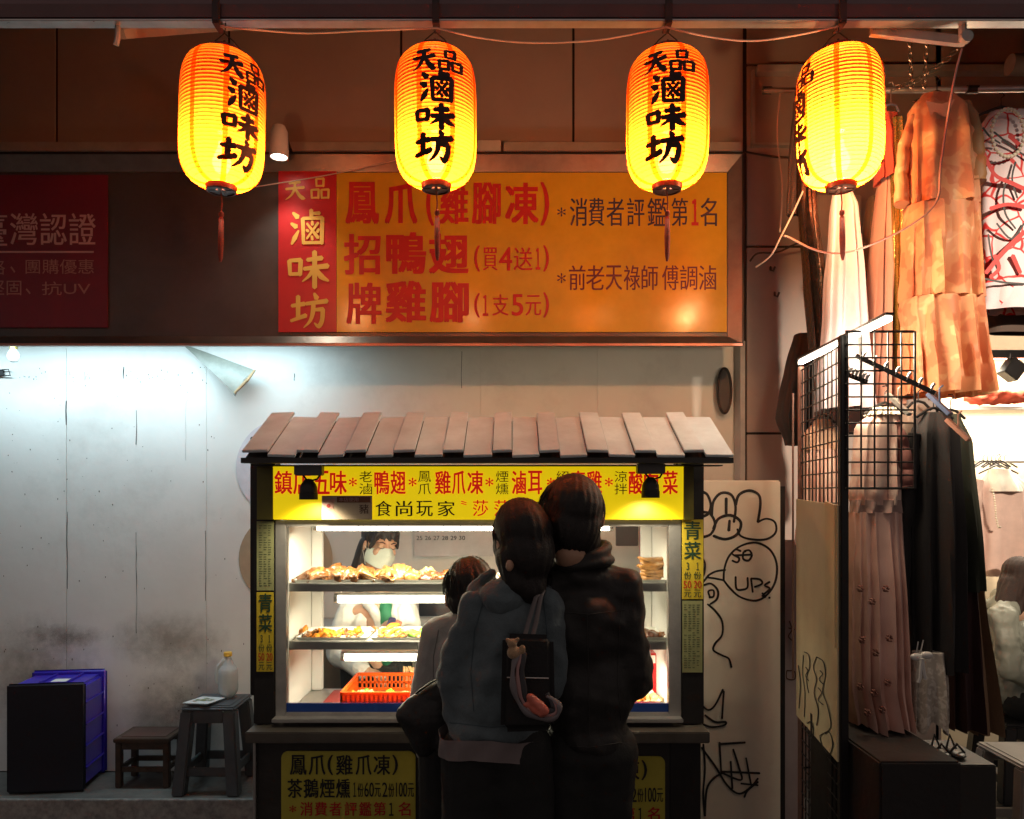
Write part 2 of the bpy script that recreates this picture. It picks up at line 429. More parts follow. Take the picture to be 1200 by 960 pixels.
# round pasted disc behind the stall's left roof end
mb = MB(); mb.lathe([(.001,0),(.26,0),(.26,.004)], (X(334,WY), WY-.006, Z(548,WY)), 48, axis='y')
tag(obj('paper_disc', mb, mat('lilac_white_paper',(.6,.56,.58),.6), smooth=False), 'large round white paper disc on the wall half behind the stall roof', 'paper disc')
mb = MB(); mb.lathe([(.001,0),(.25,0),(.25,.004)], (X(335,WY), WY-.006, Z(655,WY)), 48, axis='y')
tag(obj('paper_disc', mb, mat('tan_paper',(.42,.31,.2),.6), smooth=False), 'round tan disc on the wall low behind the left post of the stall', 'paper disc')

# ------------------------------------------------------------------ long signboard
SY = 3.75
sg = thing('signboard', 'long dark signboard with bronze frame and yellow and red panel of large lettering', 'sign', (0, SY, 0))
zt, zb = Z(183,SY), Z(403,SY); xr = X(868,SY); xl = -5.0
mb = MB(); mb.box(xl, X(858,SY), SY+.012, SY+.022, zb+.03, zt-.03); obj('face', mb, M_fascia, sg)
# bevelled steel frame: sloped strips
mb = MB()
def sloped(o0, o1, i0, i1, t=.012):
    mb.hexa([o0, o1, i1, i0], [p+Vector((0,t,0)) for p in (o0,o1,i1,i0)])
fo = .0; 
A = Vector((xl,SY-.02,zt)); B = Vector((xr,SY-.02,zt)); C_ = Vector((xr,SY-.02,zb)); D = Vector((xl,SY-.02,zb))
a = Vector((xl,SY+.005,Z(201,SY))); b = Vector((X(853,SY),SY+.005,Z(201,SY))); c = Vector((X(853,SY),SY+.005,Z(394,SY))); d = Vector((xl,SY+.005,Z(394,SY)))
sloped(A,B,a,b); obj('top_frame', mb, M_steelbr, sg)
mb = MB(); sloped(B,C_,b,c); obj('side_frame', mb, M_steelbr, sg)
mb = MB(); sloped(D,C_,d,c); obj('bottom_frame', mb, M_steelbr, sg)
mb = MB(); mb.box(xl, xr+.008, SY-.024, SY+.0, zt, zt+.01); mb.box(xr, xr+.008, SY-.024, SY, zb, zt-.0005); mb.box(xl, xr+.008, SY-.026, SY+.0, zb-.014, zb-.0005)
obj('outer_trim', mb, M_dksteel, sg, bevel=.002)
mb = MB(); mb.box(xl, xr, SY-.032, SY-.0265, zb-.016, zb-.004); obj('lower_rail', mb, mat('reddish_alu',(.42,.2,.15),.35,.6), sg)
mb = MB(); mb.box(xl, xr, SY+.023, SY+.06, zt-.12, zt-.02); mb.box(-3, -2.96, SY+.02, FY, zt-.1, zt-.06); mb.box(.8, .84, SY+.02, FY, zt-.1, zt-.06); mb.box(-1, -.96, SY+.02, FY, zt-.1, zt-.06)
obj('mounting_bracket', mb, M_dksteel, sg)
sy = SY+.004
mb = MB(); mb.box(X(326,SY), X(394,SY), sy, sy+.008, Z(389,SY), Z(200,SY)); obj('red_panel', mb, M_signR, sg)
mb = MB(); mb.box(X(394.3,SY), X(852,SY), sy, sy+.008, Z(389,SY), Z(202,SY)); obj('yellow_panel', mb, M_signY, sg)
ty = sy-.002
MF = lambda x, y, d: Vector((x, ty-d, y))
mb = MB()
for g, a0, a1, b0, b1 in (('tian',333,358,210,235),('pin',364,386,208,234),('lu',340,381,246,288),('wei',337,385,294,338),('fang',340,384,344,384)):
    glyph(mb, g, X(a0,SY), X(a1,SY), Z(b1,SY), Z(b0,SY), MF, 1.25)
obj('gold_lettering', mb, M_yelink, sg)
mb = MB()
for t, a0, a1, b0, b1, bo in (('鳳',406,443,214,262,.035),('爪',452,488,215,262,.035),('(',500,508,214,264,.02),('雞',516,548,214,262,.03),('腳',554,586,214,262,.03),('凍',593,630,215,262,.035),(')',634,643,214,264,.02),
   ('招',404,445,275,321,.035),('鴨',454,498,273,320,.045),('翅',504,548,275,320,.045),('(',556,562,288,318,.02),('買',566,583,290,317,.015),('4',585,600,290,317,.02),('送',602,624,290,317,.015),('1',628,633,291,316,.02),(')',637,643,288,318,.02),
   ('牌',407,446,332,379,.035),('雞',453,498,330,377,.045),('腳',505,548,331,377,.045),('(',556,562,344,372,.02),('1',566,572,346,370,.02),('支',577,596,345,370,.015),('5',600,613,345,370,.02),('元',616,634,346,370,.015),(')',637,643,343,372,.02),
   ('1',811,818,234,264,.03)):
    write(mb, t, a0, a1, b0, b1, ty, bo)
obj('red_lettering', mb, M_redink, sg)
mb = MB()
for i, (t, a0, a1) in enumerate((('*',653,663),('消',668,688),('費',690,708),('者',711,731),('評',735,755),('鑑',759,782),('第',787,806),('名',821,840))):
    write(mb, t, a0, a1, 243 if t == '*' else 232, 254 if t == '*' else 265, ty, .012)
obj('navy_lettering', mb, M_blueink, sg)
mb = MB()
for i, (t, a0, a1) in enumerate((('*',653,663),('前',667,686),('老',687,708),('天',710,729),('祿',731,750),('師',752,771),('傅',776,795),('調',797,817),('滷',819,839))):
    write(mb, t, a0, a1, 320 if t == '*' else 311, 332 if t == '*' else 340, ty, .012)
obj('maroon_lettering', mb, mat('maroon_ink',(.10,.01,.02),.5,bump=0), sg)

# crimson certificate sign fixed on the dark part
cs = thing('certificate_sign', 'crimson sign with pink lettering at the left end of the long signboard', 'sign', (X(40,SY), SY, Z(300,SY)))
mb = MB(); mb.box(X(-190,SY), X(126,SY), SY-.0, SY+.008, Z(384,SY), Z(205,SY)); obj('panel', mb, M_crim, cs, bevel=.002)
ty = SY-.002; mb = MB()
for t, a0, a1, b0, b1 in (('臺',-32,8,250,288),('灣',12,44,250,287),('認',47,78,250,287),('證',81,112,250,287)): write(mb, t, a0, a1, b0, b1, ty, .012)
mb.box(X(-150,SY), X(110,SY), ty-.0005, ty+.001, Z(296.5,SY), Z(294.5,SY))
obj('large_lettering', mb, M_pinkink, cs)
mb = MB()
for t, a0, a1, b0, b1 in (('規格',-30,6,304,322),('、',12,18,312,320),('團購優惠',30,110,304,321),('堅固',-14,25,329,346),('、',30,36,338,345),('抗UV',49,106,330,346)): write(mb, t, a0, a1, b0, b1, ty, .006)
obj('small_lettering', mb, mat('dim_pink_ink',(.42,.2,.17),.5,bump=0), cs)

# trunking rail over the signboard
tr = thing('cable_trunking', 'pale cable trunking running above the long signboard', 'trunking', (0, FY-.03, Z(172,FY)))
for a0, a1 in ((-400,310),(312,565),(590,868)):
    mb = MB(); mb.box(X(a0,FY-.03), X(a1,FY-.03), FY-.05, FY, Z(180,FY-.03), Z(168,FY-.03)); obj('rail', mb, M_trunk, tr, bevel=.004)
mb = MB(); mb.box(X(560,FY-.03), X(587,FY-.03), FY-.058, FY-.051, Z(181,FY-.03), Z(167,FY-.03)); obj('joint_cover', mb, mat('white_plastic',(.7,.66,.62),.45), tr, bevel=.003)

# ------------------------------------------------------------------ awning over the street
AD = 2.62
aw = thing('awning', 'dark red canvas awning with metal front bar along the top', 'awning', (0, AD, Z(28,AD)))
zf = Z(27,AD)
mb = MB(); nx = 60; ny = 14; vs = []; fs = []
for j in range(ny+1):
    for i in range(nx+1):
        x = -5+10*i/nx; t = j/ny; y = AD+(FY-AD-.005)*t
        z = zf+.012+(4.32-zf)*t-.06*math.sin(PI*t)+.01*math.sin(x*9+t*3)*math.sin(PI*t)-.012*abs(math.sin((x+.0)*PI/.77))*math.sin(PI*t)
        vs.append((x,y,z))
for j in range(ny):
    for i in range(nx): k = j*(nx+1)+i; fs.append((k,k+1,k+nx+2,k+nx+1))
n0 = len(vs); vs += [(v[0],v[1],v[2]+.01) for v in vs]; fs += [tuple(n0+q for q in f[::-1]) for f in fs]
mb.add(vs, fs); obj('canvas', mb, M_awn, aw, smooth=True)
mb = MB(); mb.box(-5, 5, AD-.03, AD+.01, zf-.004, zf+.05); obj('front_bar', mb, mat('awning_bar_paint',(.12,.05,.05),.4), aw, bevel=.005)
mb = MB(); mb.box(-5, 5, AD-.032, AD+.012, zf-.012, zf-.005); obj('edge_strip', mb, M_alu, aw, bevel=.002)
for px in (258,512,781,982):
    mb = MB(); x = X(px,AD); mb.box(x-.012, x+.012, AD-.045, AD-.033, zf-.02, zf+.3); mb.box(x-.012,x+.012,AD-.045,AD+.02,zf-.026,zf-.0205)
    obj('strap', mb, mat('dark_strap',(.045,.03,.03),.7), aw, bevel=.002)
for px, sl in ((138,1),(1128,1)):
    mb = MB(); x = X(px,AD); 
    mb.tube([(x,AD,zf-.01),(x,AD,zf-.05),(x-.006,AD,zf-.075)], .009 if px < 200 else .013, 8)
    if px < 200: mb.beam((x,AD+.03,zf-.02),(x+.25,3.9,4.0),.02,.03)
    else: mb.lathe([(.02,-.01),(.02,.01)], (x,AD-.02,zf-.06), 16, axis='y'); mb.beam((x-.3,AD+.03,zf-.01),(x,AD+.02,zf-.05),.02,.03)
    obj('arm_fitting', mb, M_trunk, aw, smooth=False)

# ------------------------------------------------------------------ lanterns
def shell_mat():
    m = bpy.data.materials.new('orange_lantern_paper'); m.use_nodes = True; N = m.node_tree.nodes; L = m.node_tree.links
    for n in list(N): N.remove(n)
    out = N.new('ShaderNodeOutputMaterial')
    tr = N.new('ShaderNodeBsdfTranslucent'); di = N.new('ShaderNodeBsdfDiffuse'); tp = N.new('ShaderNodeBsdfTransparent')
    nz = N.new('ShaderNodeTexNoise'); nz.inputs['Scale'].default_value = 30; tc = N.new('ShaderNodeTexCoord'); L.new(tc.outputs['Object'], nz.inputs['Vector'])
    r = N.new('ShaderNodeValToRGB'); r.color_ramp.elements[0].color = (.80,.10,.005,1); r.color_ramp.elements[1].color = (.84,.125,.006,1); L.new(nz.outputs['Fac'], r.inputs[0])
    L.new(r.outputs[0], tr.inputs[0]); di.inputs[0].default_value = (.5,.07,.01,1); tp.inputs[0].default_value = (1,.68,.44,1)
    m1 = N.new('ShaderNodeMixShader'); m1.inputs[0].default_value = .3; L.new(tr.outputs[0], m1.inputs[1]); L.new(di.outputs[0], m1.inputs[2])
    m2 = N.new('ShaderNodeMixShader'); m2.inputs[0].default_value = .17; L.new(m1.outputs[0], m2.inputs[1]); L.new(tp.outputs[0], m2.inputs[2])
    L.new(m2.outputs[0], out.inputs[0]); return m
M_shell = shell_mat()
def band_mat():
    m = bpy.data.materials.new('doubled_lantern_paper'); m.use_nodes = True; N = m.node_tree.nodes; L = m.node_tree.links
    for n in list(N): N.remove(n)
    out = N.new('ShaderNodeOutputMaterial'); tr = N.new('ShaderNodeBsdfTranslucent'); tp = N.new('ShaderNodeBsdfTransparent'); tr.inputs[0].default_value = (.8,.07,.003,1); tp.inputs[0].default_value = (.9,.42,.1,1)
    m2 = N.new('ShaderNodeMixShader'); m2.inputs[0].default_value = .62; L.new(tr.outputs[0], m2.inputs[1]); L.new(tp.outputs[0], m2.inputs[2])
    L.new(m2.outputs[0], out.inputs[0]); return m
M_band = band_mat()
M_bulb = bpy.data.materials.new('clear_bulb_glass'); M_bulb.use_nodes = True
N = M_bulb.node_tree.nodes; L = M_bulb.node_tree.links
for n in list(N): N.remove(n)
o_ = N.new('ShaderNodeOutputMaterial'); a_ = N.new('ShaderNodeBsdfTransparent'); e_ = N.new('ShaderNodeEmission'); e_.inputs[0].default_value = (1,.74,.42,1); e_.inputs[1].default_value = 5; x_ = N.new('ShaderNodeAddShader')
L.new(a_.outputs[0], x_.inputs[0]); L.new(e_.outputs[0], x_.inputs[1]); L.new(x_.outputs[0], o_.inputs[0])
M_lcap = mat('dark_lantern_cap', (.05,.012,.01), .4)
M_tassel = mat('dark_red_tassel', (.16,.03,.02), .7, var=.3, scale=60)
LH = .222
def LR(z):
    t = min(1, abs(z)/LH); return .049+.089*max(0, (1-t**5))**.5
def lantern_glyphs(side):
    mb = MB(); s = 2.45/900
    if True:
        def M(x, y, d, side=side):
            R = LR(y)+.0035+d; a = math.asin(max(-.97,min(.97,x/R)))+side
            return Vector((R*math.sin(a), -R*math.cos(a), y))
        # pixels measured on the second lantern, centre (510,140)
        for g, a0, a1, b0, b1 in (('tian',486,515,60,90),('pin',517,546,62,90),('lu',495,536,90,127),('wei',490,536,129,159),('fang',489,534,161,193)):
            glyph(mb, g, (a0-514)*s, (a1-514)*s, (140-b1)*s-.048, (140-b0)*s-.048, M, 1.8)
    return mb
def make_lantern(turn):
    root = thing('paper_lantern', 'x', 'lantern', (0,0,0), 'glowing paper lanterns hanging in a row')
    prof = []; NR = 36
    for i in range(NR*4+1):
        z = -LH+2*LH*i/(NR*4); ph = (i % 4)/4
        prof.append((LR(z)-.0030*(1-math.sin(PI*ph))**1.2 if abs(z) < LH*.98 else LR(z), z))
    mb = MB(); mb.lathe(prof, (0,0,0), 56, cap=False); obj('shell', mb, M_shell, root, smooth=True, fixn=True)
    mb = MB()
    for i in range(1, NR):
        z = -LH+2*LH*i/NR
        mb.tube([((LR(z)-.0022)*math.cos(a), (LR(z)-.0022)*math.sin(a), z) for a in [2*PI*k/36 for k in range(36)]], .0008, 4, closed=True)
    obj('rib_wire', mb, mat('lantern_rib',(.22,.07,.02),.6,bump=0), root)
    for k in range(8):
        mb = MB(); a = 2*PI*(k+.5)/8+turn; wv = .0085
        vs = []; fs = []
        for i in range(41):
            z = -LH+2*LH*i/40; R = LR(z)+.0016
            for s_ in (-1,1): vs.append((R*math.sin(a)+s_*wv*math.cos(a), -R*math.cos(a)+s_*wv*math.sin(a), z))
        for i in range(40): fs.append((2*i,2*i+1,2*i+3,2*i+2))
        mb.add(vs, fs); obj('paper_seam', mb, M_band, root, smooth=True)
    for sd in (0, PI): mb = lantern_glyphs(sd); mb.xf(Matrix.Rotation(turn, 4, 'Z')); obj('brush_lettering', mb, mat('lantern_ink',(.02,.004,.003),.6,bump=0), root, fixn=False)
    mb = MB(); mb.lathe([(.046,0),(.058,.004),(.060,.022),(.052,.026),(.048,.022),(.046,.0)], (0,0,LH-.008), 32, cap=False); obj('top_ring', mb, M_lcap, root, smooth=True)
    mb = MB(); mb.lathe([(.048,0),(.051,-.004),(.049,-.022),(.042,-.024),(.040,0)], (0,0,-LH+.006), 32, cap=False)
    for k in range(2): mb.beam((-.042,0,-LH-.014) if k == 0 else (0,-.042,-LH-.014), (.042,0,-LH-.014) if k == 0 else (0,.042,-LH-.014), .012, .004)
    obj('bottom_ring', mb, M_lcap, root, smooth=True)
    mb = MB(); mb.tube([(-.06,0,LH+.015),(-.03,0,LH+.05),(0,0,LH+.075),(.03,0,LH+.05),(.06,0,LH+.015)], .0022, 6); mb.tube([(0,0,LH+.075),(.004,0,LH+.10),(0,0,LH+.12)], .0022, 6)
    obj('hanging_wire', mb, M_dkwire, root)
    ts = MB(); ts.tube([(0,0,-LH-.02),(.003,0,-LH-.06),(.001,0,-LH-.085)], .0025, 6)
    ts.lathe([(.001,-.083),(.008,-.088),(.009,-.098),(.005,-.104),(.008,-.11),(.010,-.18),(.008,-.235),(.004,-.255)], (.002,0,-LH), 10)
    obj('tassel', ts, M_tassel, root, smooth=True)
    mb = MB(); mb.lathe([(.012,.06),(.014,.04),(.022,.02),(.03,-.005),(.03,-.02),(.02,-.042),(.001,-.05)], (0,0,-.13), 16); obj('bulb', mb, M_bulb, root, smooth=True)
    mb = MB(); mb.tube([(0,0,-.035),(0,0,LH+.05)], .004, 6); mb.lathe([(.016,-.04),(.016,.02)], (0,0,0), 12); obj('bulb_holder', mb, M_dkwire, root)
    light('lantern_lamp', 'POINT', (0,0,-.14), LANTERN_W*(3.3 if turn < -1.2 else 1), (1,.80,.52), root, .022)
    mb = MB(); mb.lathe([(.001,0),(.047,0),(.047,.003)], (0,0,LH-.006), 28); obj('top_plate', mb, M_lcap, root)
    mb = MB(); mb.lathe([(.018,0),(.042,0),(.042,.003),(.018,.003)], (0,0,-LH-.014), 28, cap=False); obj('bottom_plate', mb, M_lcap, root)
    return root
lan = [(261,142,47,'first lantern from the left, its brush lettering turned to the right side'),
       (510.5,140,6,'second lantern from the left, lettering facing front above the large red characters'),
       (782,141,-12,'third lantern from the left, above the navy lettering of the yellow sign'),
       (984,140,-94,'rightmost lantern, brightest, its front blank and lettering turned to the edge')]
for i, (px, py, tu, lb) in enumerate(lan):
    ln = make_lantern(math.radians(tu)); ln.location = W(px, py, 2.6); ln['label'] = lb+', orange paper'
    ln.rotation_euler = (0, math.radians((1.2,-.5,.3,-1)[i]), 0)
# cable strung between the lanterns
def strand(name, pts, r, m, label, cat='cable', seg=6, group=None):
    P = [W(*p) for p in pts]; Q = []
    for i in range(len(P)-1):
        p0 = P[max(i-1,0)]; p1 = P[i]; p2 = P[i+1]; p3 = P[min(i+2,len(P)-1)]
        for k in range(6):
            t = k/6; Q.append(.5*((2*p1)+(p2-p0)*t+(2*p0-5*p1+4*p2-p3)*t*t+(3*p1-p0-3*p2+p3)*t**3))
    Q.append(P[-1]); mb = MB(); mb.tube(Q, r, seg)
    return tag(obj(name, mb, m, smooth=True), label, cat, group)
strand('cable', [(258,31,2.58),(300,35,2.6),(360,39,2.6),(430,36,2.6),(512,33,2.58)], .003, M_wire, 'thin cable sagging between the first and second lanterns')
strand('cable', [(512,33,2.58),(560,44,2.6),(620,50,2.6),(700,47,2.6),(781,32,2.58)], .003, M_wire, 'thin cable sagging between the second and third lanterns')
strand('cable', [(781,32,2.58),(830,43,2.6),(880,48,2.6),(930,42,2.6),(982,31,2.58)], .003, M_wire, 'thin cable sagging between the third lantern and the rightmost one')
strand('cable', [(300,219,3.7),(380,206,3.7),(470,187,3.7)], .0025, M_wire, 'thin loose wire slanting across the top of the red sign panel')

# spot can lamp beside the first lantern
sp = thing('spot_lamp', 'small white can spotlight glowing between first lantern and red sign panel', 'spotlight', W(327,165,3.6))
mb = MB(); c0 = W(327,182,3.6)
mb.lathe([(.0,.12),(.028,.115),(.04,.09),(.044,.0),(.044,-.03),(.038,-.03),(.036,.0)], c0+Vector((0,0,.02)), 24, cap=False); obj('can', mb, mat('white_lamp_paint',(.6,.56,.54),.4), sp, smooth=True)
mb = MB(); mb.lathe([(.001,0),(.036,0)], c0+Vector((0,0,-.004)), 24, cap=False); obj('lens', mb, emat('white_lamp_glow',(1,.88,.7),14), sp)
mb = MB(); mb.tube([c0+Vector((0,.02,.1)), c0+Vector((0,.1,.14)), c0+Vector((0,.33,.05))], .009, 8); obj('bracket', mb, M_dksteel, sp)
light('spot_lamp_light', 'SPOT', c0+Vector((0,0,-.02)), 9, (1,.86,.68), sp, .03, (0,0,0), spot=95, blend=.6)

# cool tube behind the signboard's lower edge
tl = thing('tube_lamp', 'cool white fluorescent tube tucked behind the left end of the signboard', 'tube lamp', (-2.0, 3.81, 2.42))
mb = MB(); mb.tube([(-2.9,3.81,2.42),(-1.1,3.81,2.42)], .013, 10); obj('tube', mb, emat('cool_tube_glow',(.62,.9,1),8), tl, smooth=True)
mb = MB(); mb.box(-2.95,-1.05,3.795,3.83,2.434,2.46); obj('batten', mb, M_trunk, tl)
light('tube_light', 'AREA', (-2.0,3.81,2.39), TUBE_COOL, (.62,.88,1), tl, 1.9, (math.radians(8),0,0), size_y=.04)
hb = thing('hanging_bulb', 'unlit white bulb with brass cap hanging at the upper left of the white wall', 'light bulb', W(16,410,3.95))
mb = MB(); c0 = W(16,417,3.95); mb.lathe([(.001,-.035),(.018,-.03),(.029,-.012),(.03,.0),(.026,.014),(.016,.03),(.014,.034)], c0, 20); obj('globe', mb, mat('opal_glass',(.8,.82,.78),.25), hb, smooth=True)
mb = MB(); mb.lathe([(.018,.034),(.019,.075),(.01,.085)], c0, 16); mb.tube([c0+Vector((0,0,.08)),c0+Vector((0,0,.3))],.004,6); obj('cap', mb, mat('brass',(.6,.45,.12),.35,.8), hb, smooth=True)

# torn sheet hanging from behind the sign
mb = MB(); T = [W(212,402,4.05), W(299,434,4.0), W(293,446,3.98), W(275,461,3.96)]
vs = []; fs = []; n = 8
for i in range(n+1):
    for j in range(n+1):
        u = i/n; v = j/n
        e = T[1].lerp(T[3], v); p = T[0].lerp(e, u)
        p = p+Vector((.004*math.sin(v*9)*u, -.008*math.sin(v*PI)*u+.003*math.sin(u*8), (.010*math.sin(v*17)+.008*math.sin(v*5))*(u > .9)))
        vs.append(p)
for i in range(n):
    for j in range(n): k = i*(n+1)+j; fs.append((k,k+1,k+n+2,k+n+1))
n0 = len(vs); vs += [v+Vector((0,.0015,0)) for v in vs]; fs += [tuple(n0+q for q in f[::-1]) for f in fs]
mb.add(vs, fs); hs = obj('torn_sheet', mb, mat('grey_plastic_sheet',(.17,.17,.14),.45,var=.2,scale=20), smooth=True)
tag(hs, 'torn grey sheet curling down from under the dark signboard', 'torn sheet')
mb = MB(); mb.tube([T[1]+Vector((0,-.004,0)), T[2]+Vector((-.01,-.012,0)), T[3]+Vector((0,-.004,0))], [.006,.009,.007], 6); obj('frayed_edge', mb, mat('dirty_tape',(.3,.2,.1),.8), hs)
# wall socket left edge and black oval cover right
so = thing('wall_bracket', 'small metal bracket low beside the hanging bulb on the white wall', 'bracket', W(5,437,4.09))
mb = MB(); mb.tube([W(-6,434,4.09),W(10,433,4.08),W(12,440,4.08),W(-6,441,4.09)], .003, 6); mb.box(X(-6,4.09),X(4,4.09),4.085,4.098,Z(440,4.09),Z(434,4.09)); obj('clip', mb, M_dksteel, so)
ov = thing('oval_cover', 'black oval cover on the white wall under the sign right end', 'cover', W(849,458,4.0))
mb = MB(); c0 = W(849,458,4.04)
mb.tube([c0+Vector((.036*math.cos(a), 0, .118*math.sin(a))) for a in [2*PI*k/40 for k in range(40)]], .007, 8, closed=True); obj('rim', mb, M_dksteel, ov, smooth=True)
mb = MB(); mb.lathe([(.001,0),(.034,0),(.034,.03)], (0,0,0), 40, axis='y'); mb.v = [Vector((v.x, v.y, v.z*3.35))+c0 for v in mb.v]; obj('disc', mb, M_cartdk, ov)

# ------------------------------------------------------------------ food cart
CD = 2.70            # the glass case's front plane
cart = thing('food_cart', 'black food cart with grey board roof, bright yellow banner and lit glass case', 'food cart', (X(560,CD), CD, 0))
ZC = Z(848, CD)      # counter
# roof
ed, rd = 2.50, 2.80; ze, zr = Z(531,ed), Z(488,rd)
bx = [283,314,347,373,404,429,461,486,519,543,577,600,632,656,688,713,744,769,802,826,859]
for i in range(20):
    x0, x1 = X(bx[i],ed), X(bx[i+1],ed); bat = i % 2 == 0
    jt = random.uniform(-.0015,.0015); dz = (.010 if bat else 0)+jt*.6; f = .0 if bat else -.012
    e0 = ed+f+jt*1.5; zz0 = ze+dz+(-.000 if bat else -.006); zz1 = zr+dz+(.006 if bat else -.004); r1 = rd+(.01 if bat else -.015)
    tilt = random.uniform(-.0015,.0015)
    m_ = MB(); g = .0009
    lo = [(x0+g,e0,zz0-tilt),(x1-g,e0,zz0+tilt),(x1-g,r1,zz1+tilt),(x0+g,r1,zz1-tilt)]
    m_.hexa([Vector(p) for p in lo], [Vector(p)+Vector((0,.003,-.009)) for p in lo])
    obj('roof_board', m_, M_roof, cart, bevel=.0015)
mb = MB(); xa, xb = X(286,ed), X(856,ed)
mb.hexa([Vector((xa,ed+.01,ze-.016)),Vector((xb,ed+.01,ze-.016)),Vector((xb,rd-.02,zr-.02)),Vector((xa,rd-.02,zr-.02))],[Vector((xa,ed+.013,ze-.03)),Vector((xb,ed+.013,ze-.03)),Vector((xb,rd-.02,zr-.034)),Vector((xa,rd-.02,zr-.034))])
mb.box(xa-.008, xb+.008, ed-.008, ed+.03, ze-.033, ze-.0155)
obj('roof_frame', mb, M_cartdk, cart)
mb = MB(); mb.box(X(293,ed+.1), X(848,ed+.1), ed+.1, ed+.16, Z(547,2.66)-.0, ze-.0345); obj('eave_beam', mb, M_dksteel, cart, bevel=.003)
mb = MB(); mb.box(xa+.02, xb-.02, rd-.03, rd+.0, zr-.06, zr-.03); mb.box(xa+.02,xb-.02, rd, rd+.28, zr-.05, zr-.03); obj('rear_roof', mb, M_dksteel, cart)
# posts and body
for (a0,a1,nm) in ((297,322,'l'),(799,825,'r')):
    mb = MB(); mb.box(X(a0,CD-.02), X(a1,CD-.02), CD-.02, CD+.05, ZC+.004, Z(540,CD)); obj('post', mb, M_dksteel, cart, bevel=.003)
    mb = MB(); mb.box(X(a0,CD+.4)-.0, X(a0,CD+.4)+.05, CD+.36, CD+.42, ZC+.004, zr-.055) if nm == 'l' else mb.box(X(a1,CD+.4)-.12, X(a1,CD+.4)-.07, CD+.36, CD+.42, ZC+.004, zr-.055); obj('rear_post', mb, M_dksteel, cart, bevel=.003)
mb = MB(); mb.box(X(287,2.6), X(832,2.6), 2.60, 3.16, ZC-.038, ZC); obj('counter', mb, mat('dull_counter_edge',(.10,.088,.075),.4,.35,var=.2), cart, bevel=.003)
mb = MB(); mb.box(X(300,2.66), X(786,2.66), 2.66, 3.12, .08, ZC-.0385); obj('cabinet', mb, M_cartdk, cart, bevel=.004)
mb = MB(); mb.box(X(786,2.64), X(823,2.64), 2.66, 3.1, .08, ZC-.039); obj('side_panel', mb, M_dksteel, cart, bevel=.003)
mb = MB(); mb.box(X(297,2.65), X(300,2.65), 2.645, 2.70, .08, ZC-.039); obj('corner_strip', mb, M_alu, cart)
for x in (-.82,.5):
    for y in (2.74, 3.04):
        mb = MB(); mb.lathe([(.038,-.018),(.04,-.01),(.04,.01),(.038,.018)], (x,y,.04), 18, axis='x'); mb.box(x-.025,x+.025,y-.02,y+.02,.05,.0795); obj('caster', mb, M_dkwire, cart, smooth=True)
# banner
BD = 2.655
mb = MB(); mb.box(X(320,BD), X(801,BD), BD, BD+.02, Z(609,BD), Z(546,BD)); ban = obj('banner', mb, M_bannerY, cart, bevel=.002)
mb = MB(); mb.box(X(301,BD), X(319.6,BD), BD+.0, BD+.018, Z(609,BD), Z(546,BD)); mb.box(X(801.4,BD), X(813,BD), BD+.0, BD+.018, Z(609,BD), Z(546,BD)); obj('banner_end', mb, mat('dull_olive_end',(.16,.14,.02),.5), cart)
ty = BD-.002; mb = MB()
for t, a0, a1 in (('鎮',322,342),('店',344,364),('五',367,386),('味',387,406),('鴨',439,456),('翅',458,475),('雞',510,528),('爪',530,545),('凍',548,566),('滷',600,616),('耳',619,635),('素',669,686),('雞',688,705),('酸',737,753),('白',755,771),('菜',777,794)):
    write(mb, t, a0, a1, 552, 579, ty, .022)
for a0 in (409,479,569,641,709): write(mb, '*', a0, a0+9, 560, 570, ty, .03)
write(mb, '〝', 540, 547, 587, 592, ty, .02); write(mb, '莎', 554, 572, 586, 605, ty, .01); write(mb, '莎', 579, 597, 586, 605, ty, .01); write(mb, '〞', 600, 607, 587, 592, ty, .02)
obj('red_lettering', mb, mat('bright_red_ink',(.62,.012,.01),.5,bump=0,emit=(1,.012,.008),es=.38), ban, fixn=False)
mb = MB()
for t, a0 in (('老滷',421),('鳳爪',490),('煙燻',581),('絕品',652),('涼拌',720)):
    for j, c in enumerate(t): write(mb, c, a0, a0+15, 552+14.5*j, 565+14.5*j, ty, .006)
for t, a0, a1 in (('食',440,459),('尚',464,483),('玩',488,507),('家',513,533),('強',626,644),('力',648,664),('推',668,686),('薦',690,708)): write(mb, t, a0, a1, 587, 605, ty, .018)
obj('black_lettering', mb, M_black, ban, fixn=False)
# pork origin plaque
pq = thing('origin_plaque', 'small white and brown plaque with a pig face hung on the yellow banner', 'plaque', W(407,595,2.645))
mb = MB(); mb.box(X(377,2.645), X(436,2.645), 2.645, 2.65, Z(609,2.645), Z(581,2.645)); obj('plate', mb, mat('plaque_cream',(.62,.5,.36),.35), pq, bevel=.001)
mb = MB(); mb.box(X(395,2.645), X(434,2.645), 2.6435, 2.6445, Z(589,2.645), Z(582,2.645)); obj('header', mb, mat('plaque_brown',(.22,.07,.025),.4), pq)
mb = MB(); write(mb, '本店使用', 397, 420, 583, 588, 2.6425, .01); obj('white_lettering', mb, M_pinkink, pq, fixn=False)
mb = MB(); write(mb, '豬', 421, 432, 591, 602, 2.644, .01); obj('brown_lettering', mb, mat('plaque_brown2',(.1,.04,.02),.5), pq, fixn=False)
mb = MB(); c0 = W(385,592,2.6435); mb.lathe([(.001,0),(.019,0),(.019,.002)], c0, 20, axis='y')
mb.lathe([(.001,0),(.007,0),(.007,.002)], c0+Vector((-.015,0,.015)), 10, axis='y'); mb.lathe([(.001,0),(.007,0),(.007,.002)], c0+Vector((.015,0,.015)), 10, axis='y'); obj('pig_face', mb, mat('pig_pink',(.75,.4,.33),.5), pq)
